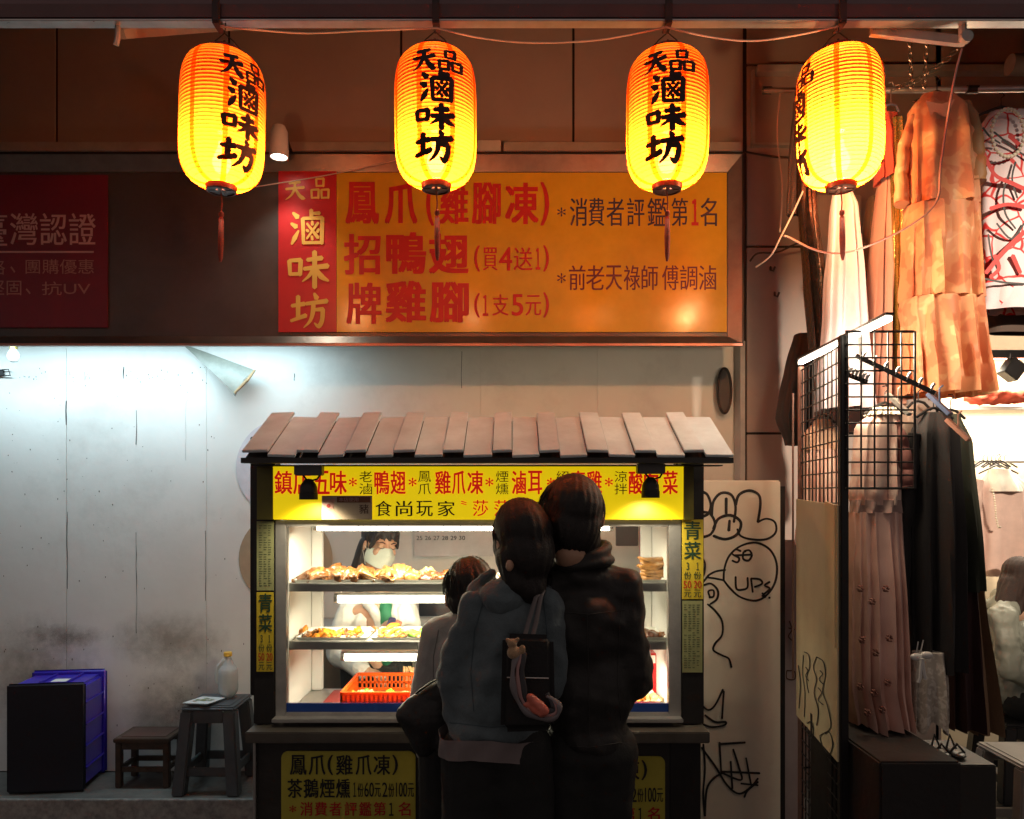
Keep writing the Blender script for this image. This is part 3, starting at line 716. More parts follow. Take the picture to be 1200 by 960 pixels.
mb = MB(); mb.lathe([(.001,0),(.007,0),(.007,.0015)], c0+Vector((0,-.002,-.003)), 12, axis='y'); obj('snout', mb, M_redink, pq)

def eave_lamp(px, py, lb):
    r = thing('clamp_lamp', lb, 'spotlight', W(px,py,2.56), 'clamp spotlights under the roof edge')
    c0 = W(px,py,2.56)
    mb = MB(); mb.box(c0.x-.045, c0.x+.047, c0.y-.02, c0.y+.02, c0.z+.03, c0.z+.065); obj('clamp', mb, mat('grey_clamp',(.12,.115,.11),.4,.3), r, bevel=.003)
    mb = MB(); mb.tube([c0+Vector((-.02,-.005,.034)),c0+Vector((.0,-.012,.01)),c0+Vector((.03,-.01,.018)),c0+Vector((.04,-.005,.034))], .0035, 6); obj('bracket', mb, M_dksteel, r)
    mb = MB(); mb.lathe([(.001,.02),(.012,.018),(.024,.002),(.028,-.008),(.029,-.026),(.0305,-.027),(.0305,-.05),(.026,-.05),(.022,-.03)], c0+Vector((0,-.005,0)), 20, cap=False); obj('head', mb, M_dksteel, r, smooth=True)
    mb = MB(); mb.lathe([(.001,0),(.025,0)], c0+Vector((0,-.005,-.047)), 16, cap=False); obj('lens', mb, emat('clamp_lamp_glow',(1,.86,.55),25), r)
    light('clamp_lamp_light', 'SPOT', c0+Vector((0,-.005,-.052)), 7, (1,.86,.6), r, .018, (math.radians(28),0,0), spot=120, blend=.7)
    return r
eave_lamp(362,568,'small black clamp spotlight on the left, over the second character of the yellow banner')
eave_lamp(762,566,'small black clamp spotlight on the right, over the last characters of the yellow banner')

# side papers on the posts
def small_print(x0, x1, y0, y1, d, rows, cols, m, parent):
    mb = MB()
    for r in range(rows):
        for c in range(cols):
            a = x0+(x1-x0)*(c+.1)/cols; b = x0+(x1-x0)*(c+.1+random.uniform(.4,.8))/cols
            p = y0+(y1-y0)*(r+.25)/rows; q = y0+(y1-y0)*(r+.6)/rows
            if random.random() < .12: continue
            mb.add([(X(a,d),d,Z(q,d)),(X(b,d),d,Z(q,d)),(X(b,d),d,Z(p,d)),(X(a,d),d,Z(p,d))], [(0,1,2,3)])
    return obj('small_print', mb, m, parent, kind='stuff', fixn=False)
PD = CD-.022
M_sp = mat('faint_green_print', (.10,.12,.06), .6, bump=0)
ms = thing('menu_sheet', 'faded green menu sheet on the left post of the food cart', 'menu', W(311,650,PD))
mb = MB(); mb.box(X(301,PD), X(321,PD), PD-.0015, PD, Z(692,PD), Z(611,PD)); obj('sheet', mb, M_paperG, ms); small_print(303,319,615,688,PD-.0025,26,3,M_sp,ms)
ms = thing('menu_sheet', 'faded green menu sheet low on the right post of the food cart', 'menu', W(812,740,PD))
mb = MB(); mb.box(X(799.5,PD), X(823,PD), PD-.0015, PD, Z(788,PD), Z(704,PD)); obj('sheet', mb, M_paperG, ms); small_print(801,821,708,784,PD-.0025,28,4,M_sp,ms)
def price_strip(x0, x1, y0, y1, lb, dull):
    ps = thing('price_strip', lb, 'price sign', W((x0+x1)/2,(y0+y1)/2,PD))
    mb = MB(); mb.box(X(x0,PD), X(x1,PD), PD-.003, PD-.001, Z(y1,PD), Z(y0,PD)); obj('strip', mb, M_paperY, ps)
    h = (y1-y0); w = x1-x0; ty = PD-.0045
    mb = MB(); write(mb, '青', x0+.12*w, x1-.12*w, y0+.02*h, y0+.25*h, ty, .02); write(mb, '菜', x0+.12*w, x1-.12*w, y0+.28*h, y0+.50*h, ty, .02)
    for c, x in ((0,x0+.10*w),(1,x0+.56*w)):
        a = (('3','份','50','元'),('1','份','20','元'))[c]
        for j, t in enumerate(a):
            if j == 2: continue
            write(mb, t, x+(w*.12 if j == 0 else 0), x+w*(.24 if j == 0 else .34), y0+h*(.54+.115*j), y0+h*(.54+.115*j+.095), ty, .008)
    obj('dark_lettering', mb, mat('dark_green_ink',(.02,.06,.03),.5,bump=0), ps, fixn=False)
    mb = MB()
    write(mb, '50', x0+.08*w, x0+.44*w, y0+h*.77, y0+h*.865, ty-.0004, .01); write(mb, '20', x0+.56*w, x0+.92*w, y0+h*.77, y0+h*.865, ty-.0004, .01)
    obj('red_price', mb, M_redink, ps, fixn=False)
price_strip(301,321,694,787,'yellow vegetable price strip on the left post of the food cart',0)
price_strip(799,824,609,702,'yellow vegetable price strip on the right post of the food cart',0)

# glass case
case = cart
def cbox(name, px0, px1, py0, py1, d0, d1, m, bevel=.002):
    mb = MB(); mb.box(X(px0,d0), X(px1,d0), d0, d1, Z(py1,d0), Z(py0,d0)); return obj(name, mb, m, case, bevel=bevel)
CB = CD+.40
cbox('case_frame_side', 322.3, 335, 610, 842, CD-.012, CD+.03, M_steel)
cbox('case_frame_side', 784, 798.6, 610, 842, CD-.012, CD+.03, M_steel)
cbox('case_frame_top', 335.2, 783.8, 609.5, 617, CD-.010, CD+.03, M_steel)
cbox('case_frame_bottom', 335.2, 783.8, 835, 842.5, CD-.014, CD+.03, M_steel)
cbox('case_sill', 318, 801, 843, 847.4, CD-.05, CD+.03, M_steel)
cbox('blue_band', 335.5, 783.5, 824.5, 834.6, CD-.008, CD+.004, mat('blue_plastic_band',(.015,.06,.30),.35), .001)
xl_, xr_ = X(335,CD), X(784,CD); zt_, zb_ = Z(612,CD), Z(842,CD)
M_casew = mat('white_case_lining', (.78,.77,.74), .4, var=.04)
mb = MB(); mb.box(xl_-.02, xr_+.02, CD+.031, CB, ZC+.001, ZC+.022); obj('case_floor', mb, M_steel, case)
mb = MB(); mb.box(xl_-.02, xl_-.008, CD+.031, CB, ZC+.023, zt_); obj('case_side', mb, M_casew, case); mb = MB(); mb.box(xr_+.008, xr_+.02, CD+.031, CB, ZC+.023, zt_); obj('case_side', mb, M_casew, case)
mb = MB(); mb.box(xl_-.02, xr_+.02, CD+.031, CB, zt_+.001, zt_+.012); obj('case_top', mb, M_casew, case)
for x0, x1 in ((xl_-.007, xl_+.035),(xr_-.035, xr_+.007)):
    mb = MB(); mb.box(x0, x1, CB-.03, CB, ZC+.023, zt_-.001); obj('case_rear_post', mb, M_casew, case, bevel=.003)
M_glass = bpy.data.materials.new('clear_glass'); M_glass.use_nodes = True
N = M_glass.node_tree.nodes; L = M_glass.node_tree.links
for n in list(N): N.remove(n)
o_ = N.new('ShaderNodeOutputMaterial'); a_ = N.new('ShaderNodeBsdfTransparent'); g_ = N.new('ShaderNodeBsdfGlossy'); g_.inputs['Roughness'].default_value = .03; fr = N.new('ShaderNodeFresnel'); fr.inputs[0].default_value = 1.45; mx = N.new('ShaderNodeMixShader')
a_.inputs[0].default_value = (.97,.985,.97,1)
L.new(fr.outputs[0], mx.inputs[0]); L.new(a_.outputs[0], mx.inputs[1]); L.new(g_.outputs[0], mx.inputs[2]); L.new(mx.outputs[0], o_.inputs[0])
mb = MB(); mb.box(xl_-.003, xr_+.003, CD+.008, CD+.012, Z(824,CD), Z(617.5,CD)); obj('glass_pane', mb, M_glass, case)
SH = []
for py in (688, 756):
    z = Z(py, CD+.04); SH.append(z)
    mb = MB(); mb.box(xl_-.006, xr_+.006, CD+.034, CD+.05, z-.016, z+.014); obj('shelf_front_bar', mb, M_steel, case, bevel=.003)
    mb = MB(); mb.box(xl_-.006, xr_+.006, CD+.051, CB-.06, z-.002, z+.004); obj('shelf', mb, mat('frosted_shelf',(.7,.71,.67),.2), case)
def tube_lamp(a0, a1, py, d, p, lb, hidez):
    c = W((a0+a1)/2, py, d); t = thing('tube_lamp', lb, 'tube lamp', c, 'tube lamps in the glass case')
    mb = MB(); mb.tube([(X(a0,d),d,c.z),(X(a1,d),d,c.z)], .0135, 12); obj('tube', mb, emat('warm_tube_glow',(1,.90,.68),26), t, smooth=True)
    mb = MB(); mb.box(X(a0,d)-.012, X(a1,d)+.012, d-.012, d+.022, c.z+.0145, c.z+.022); obj('batten', mb, M_casew, t)
    for x in (X(a0,d)-.006, X(a1,d)+.006): m_ = MB(); m_.lathe([(.014,-.007),(.014,.007)], (x,d,c.z), 12, axis='x'); obj('end_cap', m_, M_casew, t)
    light('tube_light', 'AREA', c+Vector((0,0,-.02)), p, (1,.88,.64), t, X(a1,d)-X(a0,d), (0,0,0), size_y=.03)
    return t
tube_lamp(372,714,617.5,CD+.08, CASE_TUBE, 'topmost long glowing tube in the glass case, under the yellow banner', 0)
tube_lamp(396,700,702,CD+.10, CASE_TUBE*.8, 'middle glowing tube in the glass case, under the upper shelf', 0)
tube_lamp(404,758,770,CD+.10, CASE_TUBE*.8, 'lowest glowing tube in the glass case, under the second shelf', 0)

# price signs on the cabinet
def front_sign(x0, x1, y0, lb):
    fd = 2.655; s_ = thing('front_sign', lb, 'price sign', W((x0+x1)/2,930,fd))
    mb = MB(); r = 8; pts = []
    ya = y0; yb = y0+92
    for cx_, cy_, a in ((x1-r,ya+r,-PI/2),(x1-r,yb-r,0),(x0+r,yb-r,PI/2),(x0+r,ya+r,PI)):
        for k in range(5):
            an = a+PI/2*k/4; pts.append((X(cx_+r*math.cos(an),fd), Z(cy_+r*math.sin(an),fd)))
    nn = len(pts); mb.add([(p[0],fd-.004,p[1]) for p in pts]+[(p[0],fd,p[1]) for p in pts], [tuple(range(nn)), tuple(range(nn,2*nn))[::-1]]+[(k,(k+1)%nn,nn+(k+1)%nn,nn+k) for k in range(nn)])
    obj('board', mb, mat('yellow_board',(.52,.45,.06),.45,var=.1,stain=(.3,.27,.1),stain_amt=.4), s_)
    k = (x1-x0)/157; mb = MB(); ty = fd-.006
    for t, a0, a1, b0, b1 in (('鳳',10,29,5,28),('爪',32,51,5,28),('(',54,60,5,28),('雞',64,83,5,28),('爪',87,105,5,28),('凍',108,127,5,28),(')',130,136,5,28)): write(mb, t, x0+a0*k, x0+a1*k, y0+b0, y0+b1, ty, .02)
    for t, a0, a1, b0, b1 in (('茶',7,24,33,55),('鵝',26,43,33,55),('煙',45,62,33,55),('燻',64,80,33,55)): write(mb, t, x0+a0*k, x0+a1*k, y0+b0, y0+b1, ty, .02)
    for t, a0, a1, b0, b1 in (('1',84,87,37,54),('份',89,96,38,54),('60',97,108,37,54),('元',109,116,38,54),('2',118,124,37,54),('份',125,132,38,54),('100',134,147,37,54),('元',148,155,38,54)): write(mb, t, x0+a0*k, x0+a1*k, y0+b0, y0+b1, ty, .012)
    write(mb, '1', x0+126*k, x0+131*k, y0+61, y0+76, ty, .02)
    obj('black_lettering', mb, M_black, s_, fixn=False); mb = MB()
    for t, a0 in (('*',9),('消',22),('費',39),('者',56),('評',74),('鑑',91),('第',108),('名',137)): write(mb, t, x0+a0*k, x0+(a0+(8 if t == '*' else 14))*k, y0+(64 if t == '*' else 60), y0+(72 if t == '*' else 76), ty, .02)
    obj('red_lettering', mb, M_redink, s_, fixn=False)
front_sign(330,487,880,'yellow price sign low on the left of the cart front, whole text readable')
front_sign(622,779,886,'yellow price sign low on the right of the cart front, half hidden by the man')

# ---- food, trays
def lump(name, kind):
    """a small organic food shape, about .1 m long"""
    bm = bmesh.new(); bmesh.ops.create_icosphere(bm, subdivisions=3, radius=1)
    sd = random.uniform(0,50)
    for v in bm.verts:
        p = v.co.copy()
        if kind == 'wing': q = Vector((p.x*.055, p.y*.026, p.z*.018)); q.z += .022*(1-(p.x)**2)+.008*p.x; q.y += .02*p.x*p.x
        elif kind == 'neck': q = Vector((p.x*.075, p.y*.016, p.z*.014)); q.z += .014*math.sin(p.x*3); q.y += .014*math.cos(p.x*2.4)
        elif kind == 'slab': q = Vector((max(-.8,min(.8,p.x))*.075, max(-.7,min(.7,p.y))*.04, max(-.6,min(.6,p.z))*.016)); q.z += .012*p.x*p.x
        elif kind == 'claw':
            a = math.atan2(p.y, p.x); q = Vector((p.x*.032*(1+.55*max(0,math.cos(3*a))), p.y*.032*(1+.55*max(0,math.cos(3*a))), p.z*.014)); q.z += .012*math.cos(3*a)
        elif kind == 'bun': q = Vector((p.x*.034, p.y*.03, p.z*.024))
        else: q = Vector((p.x*.014, p.y*.011, p.z*.008))
        n_ = noise.noise(p*2.3+Vector((sd,0,0)))*.3+noise.noise(p*5+Vector((0,sd,0)))*.18
        v.co = q*(1+n_)
    me = bpy.data.meshes.new(name); bm.to_mesh(me); bm.free()
    me.polygons.foreach_set('use_smooth', [True]*len(me.polygons)); return me
FM = {'brown': mat('braised_skin',(.20,.075,.02),.28,var=.55,scale=30,bump=.6,bscale=90,coat=.3), 'tan': mat('golden_skin',(.33,.155,.04),.3,var=.35,scale=35,bump=.6,bscale=80,coat=.3),
      'pale': mat('pale_poached_skin',(.52,.37,.17),.35,var=.25,scale=30,bump=.5,bscale=80,coat=.2), 'dark': mat('dark_braised_meat',(.11,.035,.018),.3,var=.5,scale=30,bump=.6,bscale=80,coat=.3),
      'green': mat('leafy_green',(.14,.36,.03),.5,var=.5,scale=50), 'orange': mat('orange_slice',(.7,.24,.02),.4,var=.3,scale=50)}
def food(nm, kind, col, loc, s, rot, label, cat, group):
    me = lump(nm, kind); me.materials.append(FM[col]); o = bpy.data.objects.new(nm, me); COL.objects.link(o)
    o.location = loc; o.rotation_euler = rot; o.scale = (s,s,s); return tag(o, label, cat, group)
def tray(a0, a1, py, d0, dep, label, col=None, h=.018):
    x0, x1 = X(a0,d0), X(a1,d0); z = Z(py,d0); t = thing('tray', label, 'tray', ((x0+x1)/2, d0+dep/2, z))
    mb = MB(); mb.box(x0+.012, x1-.012, d0+.012, d0+dep-.012, z, z+.003)
    o = [(x0,d0),(x1,d0),(x1,d0+dep),(x0,d0+dep)]; i_ = [(x0+.012,d0+.012),(x1-.012,d0+.012),(x1-.012,d0+dep-.012),(x0+.012,d0+dep-.012)]
    for k in range(4):
        k2 = (k+1) % 4
        mb.hexa([Vector((*i_[k],z)),Vector((*i_[k2],z)),Vector((*o[k2],z+h)),Vector((*o[k],z+h))],[Vector((*i_[k],z+.002)),Vector((*i_[k2],z+.002)),Vector((*o[k2],z+h+.002)),Vector((*o[k],z+h+.002))])
    obj('dish', mb, col or mat('white_melamine',(.78,.77,.72),.25,var=.03), t); return t
s0 = SH[0]+.004; s1 = SH[1]+.004
d0 = CD+.06
def tz(z, d): return HOR-(z-CZ)*-1*0 if False else HOR+(CZ-z)*FPX/d
for a0, a1, lb in ((344,436,'leftmost long tray on the upper shelf, under brown duck pieces'),(438,532,'tray on the upper shelf under pale chicken pieces left of the child'),(534,640,'tray on the upper shelf behind the heads of the customers'),(642,742,'tray on the upper shelf behind the man')):
    tray(a0, a1, tz(s0,d0), d0, .24, lb)
tray(746,781,tz(s0,d0),d0,.22,'small tray on the upper shelf at the right under flat tan slices')
def heap(a0, a1, z, dd, n, kinds, cols, lab, cat, grp, zs=.05, smin=.8, smax=1.15, nm='food_piece', join=False):
    made = []
    for i in range(n):
        u = random.random(); d = dd[0]+(dd[1]-dd[0])*random.random(); lay = random.random()
        x = X(a0+(a1-a0)*(i+.5)/n+random.uniform(-6,6), d)
        o = food(nm, random.choice(kinds), random.choice(cols), (x, d, z+.010+zs*.22*lay), random.uniform(smin,smax)*.9, (random.uniform(-.5,.5), random.uniform(-.5,.5), random.uniform(0,6.28)), lab, cat, grp)
        made.append(o)
    if join:
        bm = bmesh.new(); cl = sorted(set(o.data.materials[0].name for o in made)); me = bpy.data.meshes.new(nm)
        for c in cl: me.materials.append(bpy.data.materials[c])
        for o in made:
            k = len(bm.faces); n0 = len(bm.verts); mt = Matrix.LocRotScale(o.location, o.rotation_euler, o.scale); vs = [bm.verts.new(mt @ v.co) for v in o.data.vertices]
            for p in o.data.polygons:
                f = bm.faces.new([vs[q] for q in p.vertices]); f.material_index = cl.index(o.data.materials[0].name); f.smooth = True
            bpy.data.objects.remove(o)
        bm.to_mesh(me); bm.free(); o = bpy.data.objects.new(nm, me); COL.objects.link(o); tag(o, lab, cat, None, 'stuff')
heap(356,432,s0,(d0+.04,d0+.17),22,['wing','neck','claw'],['brown','tan','brown'],'brown braised duck piece in the heap at the left of the upper shelf','meat','braised duck pieces heaped on the upper shelf',.05, nm='duck_piece')
heap(424,470,s0,(d0+.04,d0+.16),8,['slab'],['tan','brown'],'flat golden duck piece stacked in the middle of the upper shelf','meat','flat golden pieces on the upper shelf',.035,1,1.3, nm='duck_piece')
heap(452,500,s0,(d0+.04,d0+.16),9,['wing','bun','slab'],['pale','pale','tan'],'pale poached chicken piece below the masked vendor face','meat','pale chicken pieces on the upper shelf',.04,1,1.35, nm='chicken_piece')
heap(496,540,s0,(d0+.04,d0+.16),11,['claw','bun'],['dark','brown'],'dark red braised piece beside the child head on the upper shelf','meat','dark pieces on the upper shelf',.035,.85,1.1, nm='braised_piece')
heap(545,740,s0,(d0+.04,d0+.16),16,['wing','claw'],['brown','tan'],'brown braised piece on the upper shelf hidden behind the couple','meat','pieces behind the couple',.03, nm='braised_piece')
for i in range(6):
    food('flat_slice','slab','tan',(X(765+random.uniform(-3,3),d0+.1), d0+.1, s0+.012+.014*i), .8, (0,0,random.uniform(-.3,.3)), 'flat tan slice in the small stack at the right of the upper shelf','bean curd','flat slices stacked at the right')
for a0, a1, lb in ((347,430,'white tray of small brown snacks at the left of the second shelf'),(434,505,'white tray of yellow snacks beside the child on the second shelf'),(508,640,'white tray on the second shelf hidden behind the couple'),(744,782,'white tray of brown balls at the right of the second shelf')):
    tray(a0, a1, tz(s1,d0), d0, .22, lb)
heap(358,424,s1,(d0+.05,d0+.16),40,['bit','bit','claw'],['brown','tan','orange'],'heap of small brown snacks on the left tray of the second shelf','snack','small snacks on the left tray',.012,.5,.9, nm='snacks', join=True)
heap(440,500,s1,(d0+.05,d0+.17),44,['bit','bit','neck'],['pale','orange','brown','green'],'heap of small yellow snacks on the second shelf tray beside the child','snack','small yellow snacks beside the child',.025,.4,.8, nm='snacks', join=True)
heap(750,776,s1,(d0+.05,d0+.14),6,['bun'],['brown','dark'],'round brown ball on the right tray of the second shelf','meatball','brown balls on the second shelf',.02,.7,.85, nm='meatball')
# bottom: orange basket, red board, white tray with pickles
zf_ = ZC+.023
def basket(a0, a1, d0, dep, h, label):
    x0, x1 = X(a0,d0), X(a1,d0); t = thing('basket', label, 'basket', ((x0+x1)/2, d0+dep/2, zf_)); m_ = tmat('orange_plastic',(.75,.13,.012),(.9,.22,.02),.5,.35)
    mb = MB(); mb.box(x0+.012,x1-.012,d0+.012,d0+dep-.012,zf_+.001,zf_+.005); obj('base', mb, m_, t)
    def side(p, q, inn):
        mb = MB(); p = Vector(p); q = Vector(q); inn = Vector(inn)
        L_ = (q-p).length; n = max(3,int(L_/.016)); u = (q-p)/n
        mb.beam(p+Vector((0,0,h-.006)), q+Vector((0,0,h-.006)), .010, .012); mb.beam(p+Vector((0,0,.010)), q+Vector((0,0,.010)), .005, .012)
        mb.beam(p+Vector((0,0,h*.5)), q+Vector((0,0,h*.5)), .004, .008)
        for k in range(n+1): mb.beam(p+u*k+Vector((0,0,.004)), p+u*k+Vector((0,0,h-.012)), .007, .004, up=(0,1,0))
        obj('side_lattice', mb, m_, t)
    side((x0,d0,zf_),(x1,d0,zf_),(0,1,0)); side((x0,d0+dep,zf_),(x1,d0+dep,zf_),(0,-1,0)); side((x0,d0,zf_),(x0,d0+dep,zf_),(1,0,0)); side((x1,d0,zf_),(x1,d0+dep,zf_),(-1,0,0))
    mb = MB(); mb.box(x0+.003,x1-.003,d0+.0045,d0+.006,zf_+.01,zf_+h-.01); obj('front_wall', mb, m_, t)
    return t
basket(400,520,CD+.05,.30,.075,'orange plastic lattice basket of cut vegetables in the bottom of the case')
heap(412,478,zf_,(CD+.09,CD+.28),40,['bun','bit','claw'],['green','pale','pale','orange'],'heap of cut vegetables in the orange basket','vegetable','cut vegetables in the orange basket',.03,.6,.9, nm='vegetables', join=True)
mb = MB(); mb.box(X(372,CD+.05),X(399,CD+.05),CD+.05,CD+.3,zf_+.001,zf_+.02); tag(obj('cutting_board', mb, mat('dark_red_board',(.25,.02,.015),.4), bevel=.003),'dark red cutting board left of the orange basket','cutting board')
mb = MB(); mb.box(X(700,CD+.05),X(778,CD+.05),CD+.04,CD+.3,zf_+.001,zf_+.012); tag(obj('tray_mat', mb, mat('dark_red_board',(.25,.02,.015),.4), bevel=.003),'dark red board under the white tray at the bottom right of the case','cutting board')
tray(725,774,tz(zf_+.014,CD+.08),CD+.08,.18,'white tray of pink pickles at the bottom right of the case')
heap(736,770,zf_+.012,(CD+.11,CD+.2),24,['bit','claw'],['pale','orange'],'heap of pale pickles on the tray at the bottom right of the case','pickle','pickles at the bottom right',.02,.5,.9, nm='pickles', join=True)
mb = MB(); mb.box(X(746,CD+.3),X(783,CD+.3),CD+.28,CD+.36,zf_+.002,Z(765,CD+.3)); rb = tag(obj('red_tin', mb, mat('glossy_red_tin',(.5,.01,.012),.3), bevel=.006),'red box standing at the bottom right behind the pickles','box')
mb = MB(); mb.box(X(755,CD+.279),X(768,CD+.279),CD+.276,CD+.2795,Z(777,CD+.28),Z(768,CD+.28)); obj('paper_label', mb, M_white, rb)
mb = MB(); 
for k in range(14):
    x = X(472+k*1.0,CD+.38); mb.tube([(x,CD+.37,Z(812,CD+.38)),(x+random.uniform(-.004,.004),CD+.37+random.uniform(-.02,.02),Z(781,CD+.38))],.003,5)
tag(obj('skewers', mb, mat('bamboo',(.6,.42,.2),.6), kind='stuff'),'bundle of bamboo skewers standing behind the orange basket','skewers')

# ---- behind the case
cal = thing('calendar', 'pale wall calendar page with a row of dates behind the case', 'calendar', W(530,633,4.08))
mb = MB(); mb.box(X(485,4.08),X(578,4.08),4.08,4.083,Z(652,4.08),Z(560,4.08)); obj('page', mb, mat('grey_page',(.55,.53,.53),.6), cal)
mb = MB()
for k, t in enumerate(('25','26','27','28','29','30')): write(mb, t, 488+k*10, 495+k*10, 628, 633, 4.077, .02 if k > 2 else .005)
obj('dates', mb, M_black, cal, fixn=False)
cab = thing('back_cabinet', 'low grey cabinet behind the vendor seen through the case', 'cabinet', (X(430,3.75),3.75,.12))
mb = MB(); mb.box(X(352,3.75),X(640,3.75),3.72,4.08,.13,Z(742,3.72)); obj('body', mb, mat('grey_green_cabinet',(.22,.22,.18),.5), cab, bevel=.004)
mb = MB(); mb.box(X(350,3.75),X(642,3.75),3.69,4.085,Z(742,3.72)+.001,Z(738,3.72)); obj('top', mb, mat('grey_laminate',(.3,.3,.29),.3), cab, bevel=.003)
till = thing('cash_register', 'dark cash register with upright screen behind the second shelf', 'cash register', W(510,738,3.8))
mb = MB(); mb.box(X(491,3.75),X(528,3.75),3.74,3.78,Z(722,3.75),Z(700,3.75)); obj('screen', mb, mat('dark_screen',(.015,.018,.025),.2), till, bevel=.004)
mb = MB(); mb.box(X(488,3.78),X(532,3.78),3.785,4.0,Z(738,3.785),Z(723,3.785)); obj('body', mb, mat('grey_plastic',(.35,.34,.33),.45), till, bevel=.006)
mb = MB(); mb.box(X(486,3.82),X(493,3.82),3.80,3.9,Z(738,3.785)+.14,Z(700,3.82)); obj('side_printer', mb, mat('grey_plastic',(.35,.34,.33),.45), till, bevel=.006)
mb = MB(); mb.box(X(355,4.0),X(375,4.0),4.0,4.06,Z(733,4.0),Z(693,4.0)); tag(obj('wall_canister', mb, mat('pale_tin',(.45,.44,.43),.4), bevel=.015),'pale canister with green leaf mark on the wall behind the left of the case','canister')
for (a0,a1,b0,b1,m_,lb,nm) in ((750,760,618,860,mat('mauve_board',(.45,.2,.26),.5),'narrow mauve board standing behind the right of the case','board'),(762,780,616,860,mat('green_board',(.28,.52,.16),.5),'bright green board standing behind the right of the case','board'),(722,748,616,640,mat('dark_notice',(.07,.07,.07),.4),'dark notice on the wall behind the right of the case','notice')):
    mb = MB(); mb.box(X(a0,3.95),X(a1,3.95),3.95,3.975,max(.125,Z(b1,3.95)),Z(b0,3.95)); tag(obj(nm, mb, m_, bevel=.003), lb, nm)

# ------------------------------------------------------------------ goods left of the cart
CRD = 3.80
# blue crate standing on its end
cr = thing('crate', 'deep blue plastic crate with a near black face on the pavement by the wall', 'crate', (X(66,3.9), 3.9, .124))
M_cb = mat('deep_blue_plastic', (.035,.02,.40), .32, var=.08, coat=.2); M_ck = mat('navy_black_plastic', (.008,.008,.016), .5)
cx0, cx1 = X(10,CRD), X(97,CRD); cz0 = .124; cz1 = Z(801,CRD); yb = 4.07
RM = Matrix.Rotation(math.radians(7),4,'Z'); cc = Vector(((cx0+cx1)/2,CRD,0))
def rot_(mb): mb.v = [cc+RM@(v-cc) for v in mb.v]; return mb
mb = MB(); mb.box(cx0, cx1, CRD, CRD+.02, cz0, cz1); obj('crate_bottom', rot_(mb), M_ck, cr, bevel=.012, seg=3, smooth=True)
mb = MB(); mb.box(cx0+.012, cx1-.012, CRD+.021, yb-.02, cz0+.012, cz1-.012); obj('body', rot_(mb), M_cb, cr, bevel=.015, seg=3, smooth=True)
mb = MB(); mb.box(cx0-.002, cx1+.004, yb-.019, yb+.005, cz0+.0, cz1+.01); obj('rim', rot_(mb), M_cb, cr, bevel=.012, seg=3, smooth=True)
for k in range(1,5):
    z = cz0+(cz1-cz0)*k/5; mb = MB(); mb.box(cx1-.0118, cx1-.002, CRD+.023, yb-.022, z-.004, z+.004); obj('rib', rot_(mb), M_cb, cr, bevel=.002)
mb = MB(); mb.box(cx0+.13, cx1-.10, CRD+.04, CRD+.05, cz1-.0118, cz1-.004); mb.box(cx0+.13, cx0+.14, CRD+.05, yb-.03, cz1-.0118, cz1-.002); mb.box(cx1-.11,cx1-.10,CRD+.05,yb-.03,cz1-.0118,cz1-.002); obj('handle', rot_(mb), M_cb, cr, bevel=.002)
mb = MB(); mb.box(cx0+.17, cx1-.12, CRD+.07, CRD+.14, cz1-.0117, cz1-.0105); lbp = obj('paper_label', rot_(mb), M_white, cr)
# wooden stool
ws = thing('wooden_stool', 'small dark brown wooden stool standing between crate and grey stool', 'stool', (X(168,3.95), 3.95, .12))
M_wd = mat('dark_stained_wood', (.06,.035,.022), .5, var=.4, scale=14, bump=.4, bscale=40)
a0, a1 = X(132,3.86), X(206,3.94); zt_s = Z(866,3.86); y0, y1 = 3.87, 4.07
mb = MB(); mb.box(a0, a1, y0-.01, y1, zt_s-.022, zt_s); obj('seat', mb, M_wd, ws, bevel=.004)
mb = MB(); mb.box(a0+.03, a1-.03, y0+.02, y1-.03, zt_s+.0005, zt_s+.003); obj('worn_inlay', mb, mat('worn_red_wood',(.08,.04,.03),.45,var=.3), ws)
for x in (a0+.006, a1-.036):
    for y in (y0, y1-.04): mb = MB(); mb.box(x, x+.03, y, y+.03, .122, zt_s-.0225); obj('leg', mb, M_wd, ws, bevel=.003)
for y in (y0+.005, y1-.03): mb = MB(); mb.box(a0+.0365, a1-.0365, y, y+.018, zt_s-.06, zt_s-.0235); mb.box(a0+.0365,a1-.0365,y,y+.018,.2,.225); obj('stretcher', mb, M_wd, ws, bevel=.002)
for x in (a0+.012, a1-.03): mb = MB(); mb.box(x, x+.016, y0+.0305, y1-.041, .2, .225); obj('stretcher', mb, M_wd, ws, bevel=.002)
